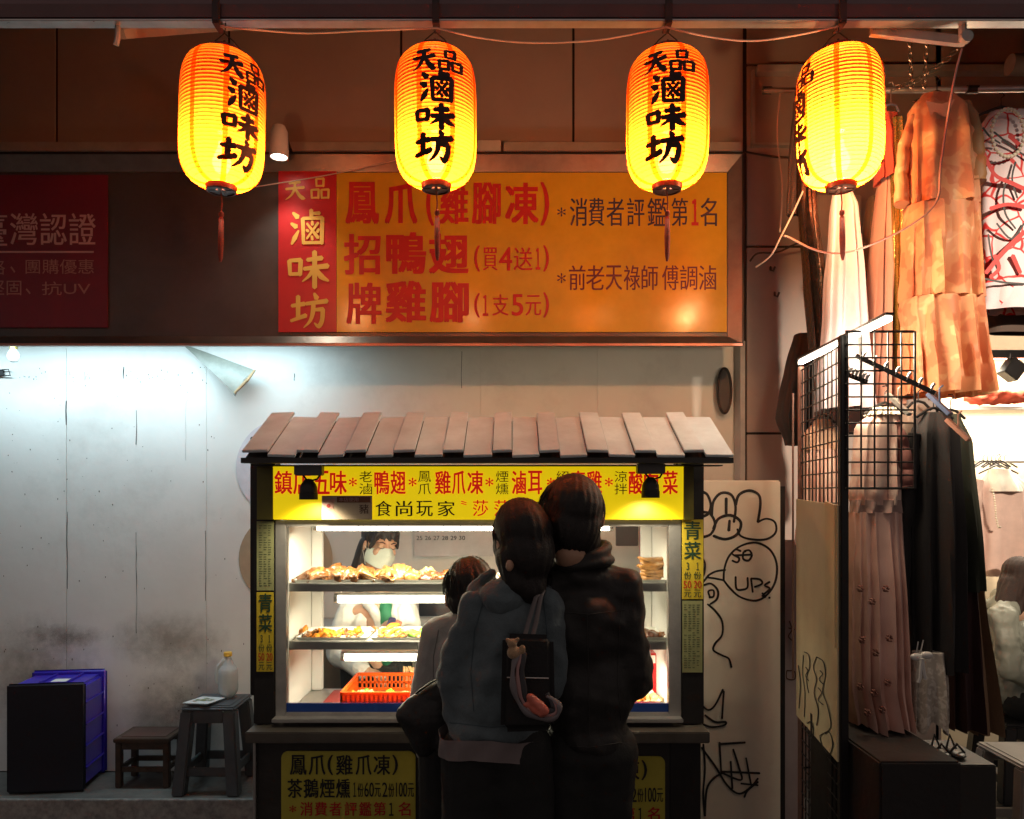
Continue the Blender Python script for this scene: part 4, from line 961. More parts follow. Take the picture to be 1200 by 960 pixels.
# grey plastic stool
def plastic_stool(cx, cy, z0, zt, w, m, label, wb=None):
    t = thing('plastic_stool', label, 'stool', (cx,cy,z0)); wb = wb or w*1.18; h = zt-z0
    mb = MB(); mb.box(cx-w/2, cx+w/2, cy-w/2, cy+w/2, zt-.02, zt); obj('seat', mb, m, t, bevel=.009, seg=3, smooth=True)
    mb = MB(); mb.box(cx-w/2+.03, cx+w/2-.03, cy-w/2+.03, cy+w/2-.03, zt+.0005, zt+.003); obj('seat_inset', mb, m, t, bevel=.002)
    for sx_ in (-1,1):
        for sy_ in (-1,1):
            p0 = Vector((cx+sx_*(w/2-.032), cy+sy_*(w/2-.032), zt-.021)); p1 = Vector((cx+sx_*(wb/2-.03), cy+sy_*(wb/2-.03), z0+.002))
            mb = MB(); q = lambda p,a: [p+Vector((-a,-a,0)),p+Vector((a,-a,0)),p+Vector((a,a,0)),p+Vector((-a,a,0))]
            mb.hexa(q(p0,.030), q(p1,.030)); obj('leg', mb, m, t, bevel=.006, seg=2, smooth=True)
    for sy_ in (-1,1):
        f = .28; zc = z0+h*f; ww_ = w/2+(wb-w)/2*(1-f)-.03; mb = MB(); mb.box(cx-ww_+.016, cx+ww_-.016, cy+sy_*ww_-.008, cy+sy_*ww_+.008, zc-.03, zc+.012); obj('side_brace', mb, m, t, bevel=.003)
        mb = MB(); mb.box(cx-w/2+.06, cx+w/2-.06, cy+sy_*(w/2-.012)-.006, cy+sy_*(w/2-.012)+.006, zt-.08, zt-.0205); obj('apron', mb, m, t, bevel=.003)
    for sx_ in (-1,1):
        f = .28; zc = z0+h*f; ww_ = w/2+(wb-w)/2*(1-f)-.03; mb = MB(); mb.box(cx+sx_*ww_-.008, cx+sx_*ww_+.008, cy-ww_+.016, cy+ww_-.016, zc-.03, zc+.012); obj('side_brace', mb, m, t, bevel=.003)
    return t
M_gp = mat('dark_grey_plastic', (.075,.08,.085), .42, var=.15, bump=.15)
plastic_stool(X(253,3.9), 3.92, .12, Z(829,3.79), .27, M_gp, 'dark grey plastic stool under the milk jug beside the food cart', .33)
zt_ = Z(829,3.79)
pl = thing('plate', 'square white plate with a green leaf pattern on the grey stool', 'plate', (X(238,3.86),3.86,zt_+.004))
mb = MB(); cc2 = Vector((X(238,3.86),3.86,zt_+.004))
c_ = [(-.085,-.06),(.055,-.075),(.10,.045),(-.03,.07)]
mb.hexa([cc2+Vector((x,y,.014)) for x,y in c_],[cc2+Vector((x*.72,y*.72,0)) for x,y in c_]); obj('dish', mb, mat('white_glaze',(.74,.74,.72),.2,var=.03), pl, bevel=.002)
mb = MB()
for k in range(14):
    x = random.uniform(-.035,.05); y = random.uniform(-.03,.03); a = random.uniform(0,6)
    mb.add([cc2+Vector((x+.012*math.cos(a+q),y+.007*math.sin(a+q),.0155+k*.00005)) for q in (0,1,2,3,4,5)],[(0,1,2,3,4,5)])
obj('leaf_print', mb, mat('olive_print',(.2,.22,.1),.5), pl, kind='stuff', fixn=False)
jg = thing('milk_jug', 'translucent white plastic jug with handle and yellow cap on the grey stool', 'jug', (X(268,3.96),3.96,zt_+.003))
jb = MB(); c0 = Vector((X(267,3.96),3.96,zt_+.002))
jb.lathe([(.001,0),(.050,.002),(.053,.012),(.053,.09),(.050,.13),(.036,.175),(.022,.20),(.018,.21),(.018,.225),(.001,.225)], c0, 24)
jug = MB(); jug.cap(c0+Vector((.002,0,.048)), c0+Vector((.002,0,.130)), .050,.050); jug.cap(c0+Vector((.002,0,.13)), c0+Vector((.002,0,.20)), .048,.018)
jug.tube([c0+Vector((-.015,-.01,.2)),c0+Vector((-.043,-.02,.165)),c0+Vector((-.05,-.022,.12)),c0+Vector((-.048,-.02,.08))],.011,10)
M_milk = tmat('milky_plastic',(.62,.63,.62),(.6,.6,.6),.35,.25)
blob('body', jug, M_milk, jg, .004, 4); mb = MB(); mb.lathe([(.001,.236),(.02,.236),(.021,.232),(.021,.216),(.018,.214)], c0, 20); obj('cap', mb, mat('yellow_cap',(.75,.42,.05),.4), jg, smooth=True)
# pale trousers of plastic bag edge by the cart
mb = MB(); mb.box(X(287,3.0)-.02, X(295,3.0), 3.0, 3.01, Z(846,3.0), Z(838,3.0)); 

# ------------------------------------------------------------------ leaning boards
gb = thing('graffiti_board', 'tall white board with black marker graffiti leaning right of the food cart', 'board', (X(860,3.3),3.3,0))
GD = 3.3
mb = MB(); mb.box(X(770,GD), X(915,GD), GD, GD+.035, .0, Z(563,GD)); obj('board', mb, mat('cream_painted_board',(.76,.70,.58),.45,var=.05,scale=4,bump=.2,bscale=12,stain=(.3,.22,.14),stain_amt=.35), gb, bevel=.006)
mb = MB(); mb.box(X(915,GD)+.001, X(921,GD), GD+.01, GD+.2, 0, Z(570,GD)); obj('dark_edge', mb, M_dksteel, gb)  # dark strip standing in for the shade in the gap beside the board
MG = lambda x, y, d: Vector((X(x,GD-.0015), GD-.0015-d, Z(y,GD-.0015)))
def graf(lines, M, m, parent, w=2.2, nm='marker_line'):
    for k, ln in enumerate(lines):
        mb = MB(); ribbon(mb, [(p[0],p[1],w*(p[2] if len(p) > 2 else 1)*random.uniform(.85,1.1)) for p in ln], M, .00012*k); obj(nm, mb, m, parent, fixn=False)
L1 = [[(822,576),(829,580),(833,592),(830,602),(822,606)], [(822,600),(832,602),(838,614),(833,626),(822,630)],
      [(834,604),(836,588),(845,578),(857,580),(862,594),(860,612)], [(851,584),(851,602)], [(836,620),(842,608),(856,604),(868,612),(864,626),(850,632),(836,628)],[(855,610),(854,622)],
      [(862,592),(866,580),(878,575),(889,580),(891,592),(888,612)], [(888,612),(898,608),(908,612),(909,624),(898,632),(880,632),(868,628),(864,620)],
      [(848,680),(849,666),(855,651),(868,640),(886,636),(902,644),(910,660),(909,680),(900,696),(886,704),(868,700),(856,690),(848,680)],
      [(850,668),(838,670),(829,676),(838,678),(848,680)],[(829,676),(824,682)],
      [(868,646),(862,644),(858,649),(866,654),(864,659),(858,657)], [(872,646),(878,645),(881,651),(877,657),(871,655),(871,648),(874,646)],[(860,651),(880,650)],
      [(862,676),(863,690),(871,691),(876,688),(876,677)], [(880,678),(882,694)], [(880,678),(890,679),(893,684),(884,688)], [(902,682),(896,686),(902,690),(894,697)],[(893,695),(897,700),(893,698)],[(901,700),(902,701)],
      [(822,654),(826,660),(825,672),(822,676)], [(824,686),(833,684),(841,692),(840,702),(832,708)], [(832,700),(830,693),(836,692),(836,699),(831,700)],
      [(829,708),(838,716),(846,728),(846,744),(838,754),(836,762),(846,768),(854,772),(857,782)],
      [(822,826),(830,832),(838,826),(847,808)], [(848,810),(847,826),(846,842)],[(822,848),(834,852),(848,850),(850,846),(838,846),(826,838)],
      [(824,872),(826,900),(824,930),(826,956)],[(843,870),(845,905)],[(843,872),(873,870)],[(822,876),(838,898),(852,920),(866,930),(880,922),(888,912)],[(859,878),(866,900),(868,914),(845,905)],[(845,904),(890,906)],[(856,892),(858,924)],[(874,888),(880,920)],[(868,918),(888,920)],[(872,934),(876,926),(888,916)],[(826,956),(828,925),(836,912),(846,906)]]
graf(L1[:7], MG, M_black, gb, 3.4); graf(L1[7:], MG, M_black, gb, 2.5)
nb = thing('narrow_board', 'narrow lilac grey board standing between graffiti board and clothes rack', 'board', (X(928,3.4),3.4,0))
mb = MB(); mb.box(X(919,3.4), X(940,3.4), 3.4, 3.43, 0, Z(633,3.4)); obj('board', mb, mat('lilac_grey_board',(.40,.33,.33),.5,var=.1,stain=(.2,.15,.12),stain_amt=.5), nb, bevel=.004)
graf([[(925,728),(928,738),(924,746),(930,752)],[(924,736),(931,738)],[(922,786),(931,787),(931,796),(922,795),(922,786)]], lambda x,y,d: Vector((X(x,3.398),3.398-d,Z(y,3.398))), mat('brown_ink',(.1,.05,.03),.6), nb, 1.4)

# ------------------------------------------------------------------ wall clutter on the right
eb = thing('meter_box', 'cream electrical meter box on the panelled wall behind the rightmost lantern', 'meter box', (X(984,3.9),3.9,Z(286,3.9)))
mb = MB(); mb.box(X(958,3.86), X(1010,3.86), 3.86, FY, Z(345,3.86), Z(228,3.86)); obj('box', mb, mat('cream_metal',(.5,.42,.36),.45), eb, bevel=.006)
mb = MB(); mb.box(X(972,3.86), X(986,3.86), 3.852, 3.8595, Z(268,3.86), Z(244,3.86)); obj('window', mb, M_dksteel, eb, bevel=.002)
lg = thing('white_ledge', 'pale metal ledge on the panelled wall above the hanging clothes', 'ledge', (X(1030,3.9),3.9,Z(79,3.9)))
mb = MB(); mb.box(X(888,3.92), 4.6, 3.92, FY, Z(83,3.92), Z(75,3.92)); obj('channel', mb, M_trunk, lg, bevel=.003)
mb = MB(); mb.box(X(888,3.92), X(1300,3.92), 3.95, FY, Z(167,3.92), Z(164,3.92)); mb.box(X(884,3.92), X(887,3.92), 3.95, FY, Z(167,3.92), Z(78,3.92)); obj('frame', mb, M_trunk, lg)
mb = MB(); mb.tube([W(1183,76,3.85),W(1240,76,3.85)], .05, 12); obj('roller', mb, M_trunk, lg, smooth=True)
RD = 2.95
rl = thing('clothes_rail', 'steel clothes rail hung by chains under the awning', 'clothes rail', W(1050,105,RD))
mb = MB(); mb.tube([W(897,106,RD+.35),W(1000,106,RD+.1)], .011, 10); obj('tube', mb, M_steelbr, rl, smooth=True)
mb = MB(); mb.tube([W(1001,106,RD+.098),W(1140,105,RD),W(1290,103,RD-.1)], .0125, 10); obj('tube', mb, M_alu, rl, smooth=True)
mb = MB(); mb.tube([W(1133,105,RD),W(1146,105,RD)], .016, 10); mb.tube([W(894,106,RD+.36),W(904,106,RD+.345)], .016, 10); obj('black_sleeve', mb, M_dksteel, rl, smooth=True)
def chain(p0, p1, label):
    p0 = Vector(p0); p1 = Vector(p1); n = int((p1-p0).length/.026); t = thing('chain', label, 'chain', p0); ax = (p1-p0).normalized()
    for i in range(n):
        c = p0.lerp(p1,(i+.5)/n)+Vector((0,0,-.03*math.sin(PI*(i+.5)/n)*abs(ax.x))); a = ax.cross(Vector((0,1,.01))).normalized() if i % 2 else ax.cross(Vector((1,.0,.3))).normalized()
        mb = MB(); mb.tube([c+ax*.017*math.cos(q)+a*.008*math.sin(q) for q in [2*PI*k/8 for k in range(8)]], .0022, 4, closed=True); obj('link', mb, M_steelbr, t)
chain(W(1087,38,RD), W(1083,103,RD), 'right one of two short chains dropping to the clothes rail')
chain(W(1066,38,RD), W(1068,103,RD), 'left one of two short chains dropping to the clothes rail')
chain(W(1122,58,RD-.1), W(1046,104,RD), 'chain slanting from the awning arm down to the clothes rail')
strand('cable', [(1127,58,2.6),(1117,100,2.5),(1103,190,2.48),(1098,235,2.48),(1070,262,2.5),(1030,283,2.55),(1000,294,2.6),(975,297,2.7),(950,291,2.75),(924,278,2.8),(919,277,2.8)], .0036, mat('dusty_pink_cable',(.50,.27,.22),.5), 'dusty pink cable looping from the awning arm across the orange dress')
strand('cable', [(941,224,2.9),(930,248,2.95),(915,278,2.95),(903,300,3),(886,313,3.1)], .0035, M_wire, 'short pale cable slanting down left behind the rightmost lantern')
strand('cable', [(914,110,3.3),(911,160,3.3),(917,220,3.3),(914,272,3.25)], .0035, M_wire, 'thin cable dropping from the left end of the clothes rail')
strand('cable', [(879,306,3.9),(888,297,3.9),(910,296,3.85),(928,288,3.8),(945,280,3.7)], .005, M_dkwire, 'dark cable looped low on the panelled wall right of the signboard')
strand('cable', [(872,178,3.9),(910,184,3.8),(950,186,3.7)], .005, M_dkwire, 'dark cable running right from the signboard top corner')
for (p, lb) in (((903,313),'small rusty hook on the panelled wall under the pale cable'),((908,343),'small rusty hook lower on the panelled wall')):
    mb = MB(); mb.tube([W(p[0],p[1],3.975),W(p[0],p[1]+3,3.94),W(p[0]+3,p[1]+5,3.93),W(p[0]+5,p[1],3.935)], .006, 6); tag(obj('wall_hook', mb, M_dkwire, smooth=True), lb, 'hook')

# ------------------------------------------------------------------ clothes
def interp(rows, n):
    out = []; ys = [r[0] for r in rows]
    for i in range(n+1):
        y = ys[0]+(ys[-1]-ys[0])*i/n
        for k in range(len(rows)-1):
            if ys[k] <= y <= ys[k+1]:
                t = (y-ys[k])/(ys[k+1]-ys[k]); t = t*t*(3-2*t)*.5+t*.5
                out.append([rows[k][j]+(rows[k+1][j]-rows[k][j])*t for j in range(4)]); out[-1][0] = y; break
    return out
def cloth(name, rows, d, m, parent, folds=9, amp=.12, n=44, seg=64, sq_=2.6, ph=None, open_bottom=True, drift=2.0, hemw=0):
    """cloth hung in folds. rows: (py, left px, right px, half depth in m) top to hem"""
    R = interp(rows, n); vs = []; fs = []; ph = random.uniform(0,6) if ph is None else ph
    for i, (y, l, r, hd) in enumerate(R):
        t = i/n; c = W((l+r)/2, y, d); hw = (r-l)/2/FPX*d
        for k in range(seg):
            a = 2*PI*k/seg; ca, sa = math.cos(a), math.sin(a)
            x = math.copysign(abs(ca)**(2/sq_), ca)*hw; yy = math.copysign(abs(sa)**(2/sq_), sa)*hd
            f = amp*(.25+.75*t)*(math.sin(folds*a+ph+math.sin(t*drift+a)*.9)+.45*math.sin(round(folds*1.7)*a+ph*2+t*3))
            nn = noise.noise(Vector((ca*2+ph, sa*2, t*5)))*.10
            vs.append(c+Vector((x*(1+f*.25+nn*.3), yy*(1+f*2.2+nn)+hd*nn, hemw*math.sin(a*5+ph)*(t if i == n else 0))))
    for i in range(n):
        for k in range(seg): k2 = (k+1) % seg; fs.append((i*seg+k, i*seg+k2, (i+1)*seg+k2, (i+1)*seg+k))
    fs.append(tuple(range(seg)))
    mb = MB(); mb.add(vs, fs); return obj(name, mb, m, parent, smooth=True)
def sleeve(pts, rs, d, m, parent, nm='sleeve', flat=.6):
    mb = MB(); P = []; R_ = []
    for i in range(len(pts)-1):
        for k in range(6):
            t = k/6; P.append(W(*[pts[i][0]*(1-t)+pts[i+1][0]*t, pts[i][1]*(1-t)+pts[i+1][1]*t], d)+Vector((0,.004*math.sin(k+i),0))); R_.append((rs[i]*(1-t)+rs[i+1]*t)*(1+.06*math.sin(i*9+k*2.1)))
    P.append(W(*pts[-1], d)); R_.append(rs[-1]); mb.tube(P, R_, 16, flat); return obj(nm, mb, m, parent, smooth=True)
def hanger(cx, py, w, d, parent, m=None, hook=14):
    s_ = d/FPX; c = W(cx, py, d); mb = MB(); h = hook*s_
    mb.tube([c+Vector((-w/2,0,-.05*w/.4-.02)), c+Vector((-.02,0,-.006)), c, c+Vector((.02,0,-.006)), c+Vector((w/2,0,-.05*w/.4-.02))], .005, 8)
    mb.tube([c, c+Vector((0,0,h*.6)), c+Vector((.012,0,h*.8)), c+Vector((.006,0,h)), c+Vector((-.008,0,h*.95))], .0022, 6)
    return obj('hanger', mb, m or M_dksteel, parent, smooth=True)
def cloth_mat(name, c1, c2=None, c3=None, sc_=10, rough=.8, sheen=.05, pat='noise', sharp=.08, trans=0):
    m = mat(name, c1, rough, sheen=sheen, bump=.25, bscale=240, var=.12)
    nt = m.node_tree; N = nt.nodes; L = nt.links; b = N['Principled BSDF']
    if c2:
        tc = N.new('ShaderNodeTexCoord')
        if pat == 'noise': tx = N.new('ShaderNodeTexNoise'); tx.inputs['Scale'].default_value = sc_; tx.inputs['Detail'].default_value = 2; o = tx.outputs['Fac']
        elif pat == 'cells':
            tx = N.new('ShaderNodeTexVoronoi'); tx.inputs['Scale'].default_value = sc_; sp_ = N.new('ShaderNodeSeparateColor'); L.new(tx.outputs['Color'], sp_.inputs[0]); o = sp_.outputs[0]
        elif pat == 'edge': tx = N.new('ShaderNodeTexVoronoi'); tx.feature = 'DISTANCE_TO_EDGE'; tx.inputs['Scale'].default_value = sc_; o = tx.outputs['Distance']
        elif pat == 'wave': tx = N.new('ShaderNodeTexWave'); tx.inputs['Scale'].default_value = sc_; tx.inputs['Distortion'].default_value = 1; o = tx.outputs['Fac']
        wn = N.new('ShaderNodeTexNoise'); wn.inputs['Scale'].default_value = 6; mxv = N.new('ShaderNodeVectorMath'); mxv.operation = 'MULTIPLY_ADD'; mxv.inputs[1].default_value = (.09,.09,.09)
        L.new(tc.outputs['Object'], wn.inputs['Vector']); L.new(wn.outputs['Color'], mxv.inputs[0]); L.new(tc.outputs['Object'], mxv.inputs[2]); L.new(mxv.outputs[0], tx.inputs['Vector'])
        r = N.new('ShaderNodeValToRGB'); e = r.color_ramp.elements
        if pat == 'edge': e[0].position = .03; e[1].position = .03+sharp; e[0].color = (*c2,1); e[1].color = (*c1,1)
        else:
            e[0].position = .42; e[1].position = .42+sharp; e[0].color = (*c1,1); e[1].color = (*c2,1)
            if c3: q = e.new(.60); q.color = (*c2,1); q = e.new(.60+sharp); q.color = (*c3,1)
        L.new(o, r.inputs[0]); L.new(r.outputs[0], b.inputs['Base Color'])
    if trans:
        o_ = N['Material Output']; t = N.new('ShaderNodeBsdfTranslucent'); src = b.inputs['Base Color'].links[0].from_socket; L.new(src, t.inputs[0])
        x = N.new('ShaderNodeMixShader'); x.inputs[0].default_value = trans; L.new(b.outputs[0], x.inputs[1]); L.new(t.outputs[0], x.inputs[2]); L.new(x.outputs[0], o_.inputs[0])
    return m
# orange dress
M_or = cloth_mat('orange_print_chiffon', (.62,.22,.10), (.70,.32,.15), (.78,.48,.24), 13, .55, pat='noise', sharp=.035, trans=.3)
g = thing('hanging_dress', 'long orange tie dyed chiffon dress with tiers hanging from the rail', 'dress', W(1105,110,2.75))
cloth('bodice', [(112,1080,1118,.03),(128,1066,1135,.05),(160,1064,1138,.07),(243,1064,1143,.08)], 2.75, M_or, g, 7, .10, 24)
cloth('skirt_tier', [(243,1062,1144,.078),(352,1060,1146,.09)], 2.75, M_or, g, 12, .13, 20)
cloth('skirt_tier', [(352,1059,1148,.09),(463,1060,1155,.11)], 2.75, M_or, g, 14, .16, 22)
sleeve([(1070,138),(1060,170),(1056,205),(1057,240)], [.022,.032,.034,.04], 2.74, M_or, g)
sleeve([(1128,120),(1137,150),(1140,185),(1139,216)], [.026,.036,.04,.046], 2.73, cloth_mat('brown_orange_chiffon',(.36,.12,.035),(.30,.14,.05),None,12,.55,pat='noise'), g)
hanger(1098,107,.17,2.75,g,hook=18)
# neckline: visible lining
mb = MB(); vs = []
for (px,py) in ((1085,118),(1098,162),(1119,116),(1104,122)): vs.append(W(px,py,2.69))
mb.add(vs,[(0,1,2,3)]); obj('neck_lining', mb, cloth_mat('peach_lining',(.72,.33,.2)), g)
# patterned top
M_pt = cloth_mat('red_white_print', (.72,.60,.62), (.55,.02,.02), None, 13, .6, pat='edge', sharp=.02)
g = thing('printed_blouse', 'white top with red and black scarf print hanging at the right edge', 'top', W(1185,130,2.9))
cloth('body', [(132,1160,1222,.03),(150,1148,1240,.05),(330,1150,1245,.06),(365,1148,1250,.06)], 2.9, M_pt, g, 5, .05, 30)
cloth('hem_band', [(334,1149,1251,.063),(365,1147,1253,.066)], 2.9, cloth_mat('lilac_white_cloth',(.68,.6,.64)), g, 5, .05, 6)
MP = lambda x, y, d: Vector((X(x,2.83), 2.83-d, Z(y,2.83)))
graf([[(1152,150),(1160,160),(1172,168)],[(1165,155),(1190,175),(1205,185)],[(1182,205),(1176,225),(1178,250),(1190,268)],[(1190,190),(1186,210),(1192,232)],[(1168,262),(1185,280),(1200,262)],[(1158,275),(1162,300),(1170,318)],[(1155,195),(1163,190)],[(1150,326),(1175,331),(1200,333)]], MP, M_black, g, 2.4, 'black_print')
graf([[(1155,320),(1175,296),(1200,272)],[(1152,180),(1165,205),(1185,215),(1200,222)],[(1160,245),(1180,240),(1200,243)],[(1182,160),(1196,172)],[(1165,300),(1170,315),(1160,325)],[(1186,300),(1195,320)]], lambda x,y,d: MP(x,y,d+.003), M_redink, g, 5, 'red_print')
hanger(1173,125,.28,2.88,g,hook=16)
mb = MB(); s_ = 2.82/900
for k in range(30):
    a = 2*PI*k/30; mb.ell(W(1181+19*math.sin(a), 156+28*-math.cos(a)*1.0-0, 2.82), (.0075,.0075,.0075), None, 8, 6)
tag(obj('pearl_necklace', mb, mat('pearl',(.75,.68,.55),.2,coat=.5), smooth=True, kind=None), 'white pearl bead necklace hung over the printed top', 'necklace')
g = thing('hanging_skirt', 'dark brown skirt end showing under the red and white printed top', 'skirt', W(1185,360,3.0)); cloth('cloth', [(350,1156,1240,.03),(391,1154,1245,.04)], 3.0, cloth_mat('dark_brown_cloth',(.07,.045,.035)), g, 5, .08, 10)
# rose dress side on with gold ribbon
g = thing('hanging_dress', 'narrow dusty rose dress with red top hanging left of the orange dress', 'dress', W(1040,130,2.95))
cloth('bodice', [(135,1030,1050,.03),(160,1028,1056,.05),(212,1030,1058,.06)], 2.9, cloth_mat('rust_red_cloth',(.36,.05,.025)), g, 6, .14, 20)
cloth('skirt', [(205,1031,1053,.05),(330,1022,1051,.08),(478,1013,1050,.10)], 2.95, cloth_mat('dusty_rose_cloth',(.50,.25,.19)), g, 9, .18, 30)
hanger(1044,122,.06,2.95,g,M_alu,26)
g = thing('gold_sash', 'shiny gold sash hanging beside the dusty rose dress', 'sash', W(1052,150,2.86)); cloth('cloth', [(138,1046,1058,.012),(180,1044,1060,.02),(320,1048,1058,.012),(440,1050,1057,.012)], 2.86, mat('gold_foil',(.55,.36,.10),.25,.8,bump=.6,bscale=120), g, 7, .4, 40, 32)
# pale long cloth under the lantern
g = thing('hanging_dress', 'long pale lilac dress hanging straight below the rightmost lantern', 'dress', W(990,226,2.9))
cloth('cloth', [(222,977,996,.03),(245,975,1003,.05),(330,970,1009,.07),(480,962,1018,.09)], 2.9, cloth_mat('pale_lilac_cloth',(.66,.58,.62)), g, 8, .17, 40); hanger(986,218,.07,2.9,g,M_alu,14)
# black sequined scarf
g = thing('hanging_scarf', 'long black sequined scarf hanging left of the pale lilac dress', 'scarf', W(945,180,3.05))
cloth('cloth', [(150,934,950,.02),(240,936,956,.03),(330,943,966,.035),(410,950,972,.03)], 3.05, mat('black_sequins',(.018,.014,.013),.3,.3,bump=1,bscale=70,var=.8,scale=70), g, 7, .3, 40, 40)
cloth('collar', [(120,930,948,.02),(200,924,944,.03),(252,922,938,.02)], 3.1, cloth_mat('black_cloth',(.016,.013,.013)), g, 5, .2, 16, 32)
g = thing('hanging_coat', 'black coat hanging on the panelled wall behind the wire grid', 'coat', W(928,400,3.5)); cloth('cloth', [(392,932,948,.04),(430,921,952,.06),(490,912,950,.07),(522,922,948,.04)], 3.5, cloth_mat('black_cloth',(.016,.013,.013)), g, 6, .15, 20)
g = thing('hanging_coat', 'dark olive coat hanging between the pale dress and the rose dress', 'coat', W(1012,330,3.1)); cloth('cloth', [(232,1018,1034,.03),(300,1010,1036,.05),(395,1006,1032,.05)], 3.2, cloth_mat('dark_olive_cloth',(.10,.075,.05)), g, 6, .15, 20)

# added floodlight, unseen behind the viewer, to brighten the right-hand clothes
fl = thing('added_flood_lamp', 'warm floodlight on a pole across the lane', 'floodlight', (2.5,-1.0,3.45))
fr_ = Vector((2.10,3.1,2.05))-Vector((2.5,-1.0,3.45))
fq = fr_.to_track_quat('-Z','Y').to_euler()
mb = MB(); mb.box(-.13,.13,-.09,.09,0,.07); mb.xf(Matrix.Translation((2.5,-1.0,3.45))@fr_.to_track_quat('-Z','Y').to_matrix().to_4x4()); obj('housing', mb, M_dksteel, fl, bevel=.008)
mb = MB(); mb.tube([(2.5,-1.05,0),(2.5,-1.05,3.5)], .03, 12); mb.tube([(2.5,-1.05,3.5),(2.5,-1.0,3.5)], .02, 8); obj('pole', mb, M_dksteel, fl, smooth=True)
light('added_flood_light', 'SPOT', Vector((2.5,-1.0,3.45))+fr_.normalized()*.06, ADDED_FLOOD, (1,.80,.60), fl, .05, fq, spot=27, blend=.8)

# ---- wire grid rack
VX = Vector((.127,1,0)).normalized()
PN = W(988,397,2.4); PNx, PNy = PN.x, PN.y; z_top = PN.z
PF = Vector((PNx+.127*.53, PNy+.53, 0))
rk = thing('grid_rack', 'black wire grid display rack with corner post beside the clothes', 'rack', (PNx,PNy,0))
mb = MB(); mb.box(PNx-.013,PNx+.013,PNy-.013,PNy+.013,0,z_top+.01); obj('post', mb, M_dksteel, rk, bevel=.003)
mb = MB(); mb.tube([(PF.x,PF.y,0),(PF.x,PF.y,z_top)], .012, 10); mb.tube([(PF.x-.03,PF.y,z_top-.1),(PF.x-.03,PF.y,.9)],.004,6); obj('rear_post', mb, mat('brown_pole',(.25,.14,.11),.5), rk, smooth=True)
for i in range(11):
    t = (i+.5)/11; p = Vector((PNx,PNy,0)).lerp(PF, t); mb = MB(); mb.tube([(p.x,p.y,.25),(p.x,p.y,z_top-.01)], .0026, 5); obj('wire', mb, M_dksteel, rk)
for i in range(36):
    z = z_top-.015-i*.05; mb = MB(); mb.tube([(PNx,PNy,z),(PF.x,PF.y,z)], .0026, 5); obj('wire', mb, M_dksteel, rk)
xr2 = X(1068,2.4)
for i in range(13):
    z = Z(390+i*15.2,2.4); mb = MB(); mb.tube([(PNx,PNy-.016,z),(xr2,PNy-.016,z)], .003 if i % 12 else .0042, 5); obj('wire', mb, M_dksteel, rk)
for i in range(6):
    x = X(1068-15.6*i,2.4); mb = MB(); mb.tube([(x,PNy-.021,Z(390,2.4)),(x,PNy-.021,Z(572.6,2.4))], .003 if i else .0042, 5); obj('wire', mb, M_dksteel, rk)
# arms with hooks
def arm(a, b, label):
    t = thing('hook_arm', label, 'display arm', a); a = Vector(a); b = Vector(b); mb = MB(); mb.beam(a, b, .008, .014); obj('bar', mb, M_dksteel, t)
    for k in range(7):
        p = a.lerp(b,(k+.6)/7); mb = MB(); mb.tube([p, p+Vector((.004,-.004,.016)), p+Vector((.010,-.004,.022))], .0045, 6); obj('peg', mb, M_alu, t, smooth=True)
arm(W(1003,417,2.42), W(1096,461,2.3), 'upper slanting hook arm on the wire grid in front of the orange dress')
arm(W(988,437,2.44), W(1016,448,2.38), 'lower short hook arm beside the rack corner post')
# LED strip on top of the left grid
q0 = W(941,425,2.9)+Vector((0,-.02,.02)); q1 = W(1012,395,2.3)+Vector((0,0,.0)); q0 = Vector((PF.x-.01,PF.y-.02,z_top+.012)); q1 = Vector((PNx+.027*.0-.012*.0+.0,PNy-.02,z_top+.012)); q1 = q1+(q1-q0).normalized()*.16+Vector((.075,0,.01))
ls = thing('strip_light', 'bright white strip light lying along the top of the wire grid', 'strip light', (q0+q1)/2)
mb = MB(); mb.beam(q0+Vector((0,.0,.014)), q1+Vector((0,0,.014)), .024, .008); obj('housing', mb, mat('black_strip_housing',(.03,.02,.02),.5), ls)
mb = MB(); mb.beam(q0, q1, .014, .012); obj('diffuser', mb, emat('strip_glow',(1,.86,.66),24), ls)
dv = (q1-q0); ax_ = math.atan2(dv.y, dv.x)
light('strip_lamp', 'POINT', (q0+q1)/2+Vector((.02,-.06,-.01)), STRIP, (1,.80,.56), ls, .09)
# cream board on the rack
bd = thing('doodle_board', 'cream board with black line doodles fixed low on the wire grid', 'board', (PNx,PNy,1))
def GP(u, z, off=.0): return Vector((PNx+(PF.x-PNx)*u-.006-off, PNy+(PF.y-PNy)*u-.0, z))
zbT = Z(585,2.4)+.03
zq = [(1,Z(585,2.93)),(0.0,Z(592,2.4)),(0.0,Z(893,2.4)),(1,Z(838,2.93))]
def GB(off): return [GP(u,z,off) for u, z in zq]
mb = MB(); mb.hexa(GB(.012), GB(.002)); obj('board', mb, mat('cream_card',(.80,.70,.46),.5,var=.06,scale=5,stain=(.45,.28,.12),stain_amt=.3), bd)
mb = MB(); mb.hexa([GP(.22,Z(588,2.4),.018),GP(0.02,Z(592,2.4),.018),GP(.02,1.12,.018),GP(.22,1.14,.018)],[GP(.22,Z(588,2.4),.0125),GP(0.02,Z(592,2.4),.0125),GP(.02,1.12,.0125),GP(.22,1.14,.0125)]); obj('second_sheet', mb, mat('cream_card2',(.76,.64,.40),.5), bd)
def MD(x, y, d):   # doodles: pixel columns map along the receding board
    u = (988-x)/50; 
    dd = 2.4/(1-u*(1-2.4/2.93)*1.0) if False else 2.4+.53*u; return GP(u, Z(y,dd), .0135+d)
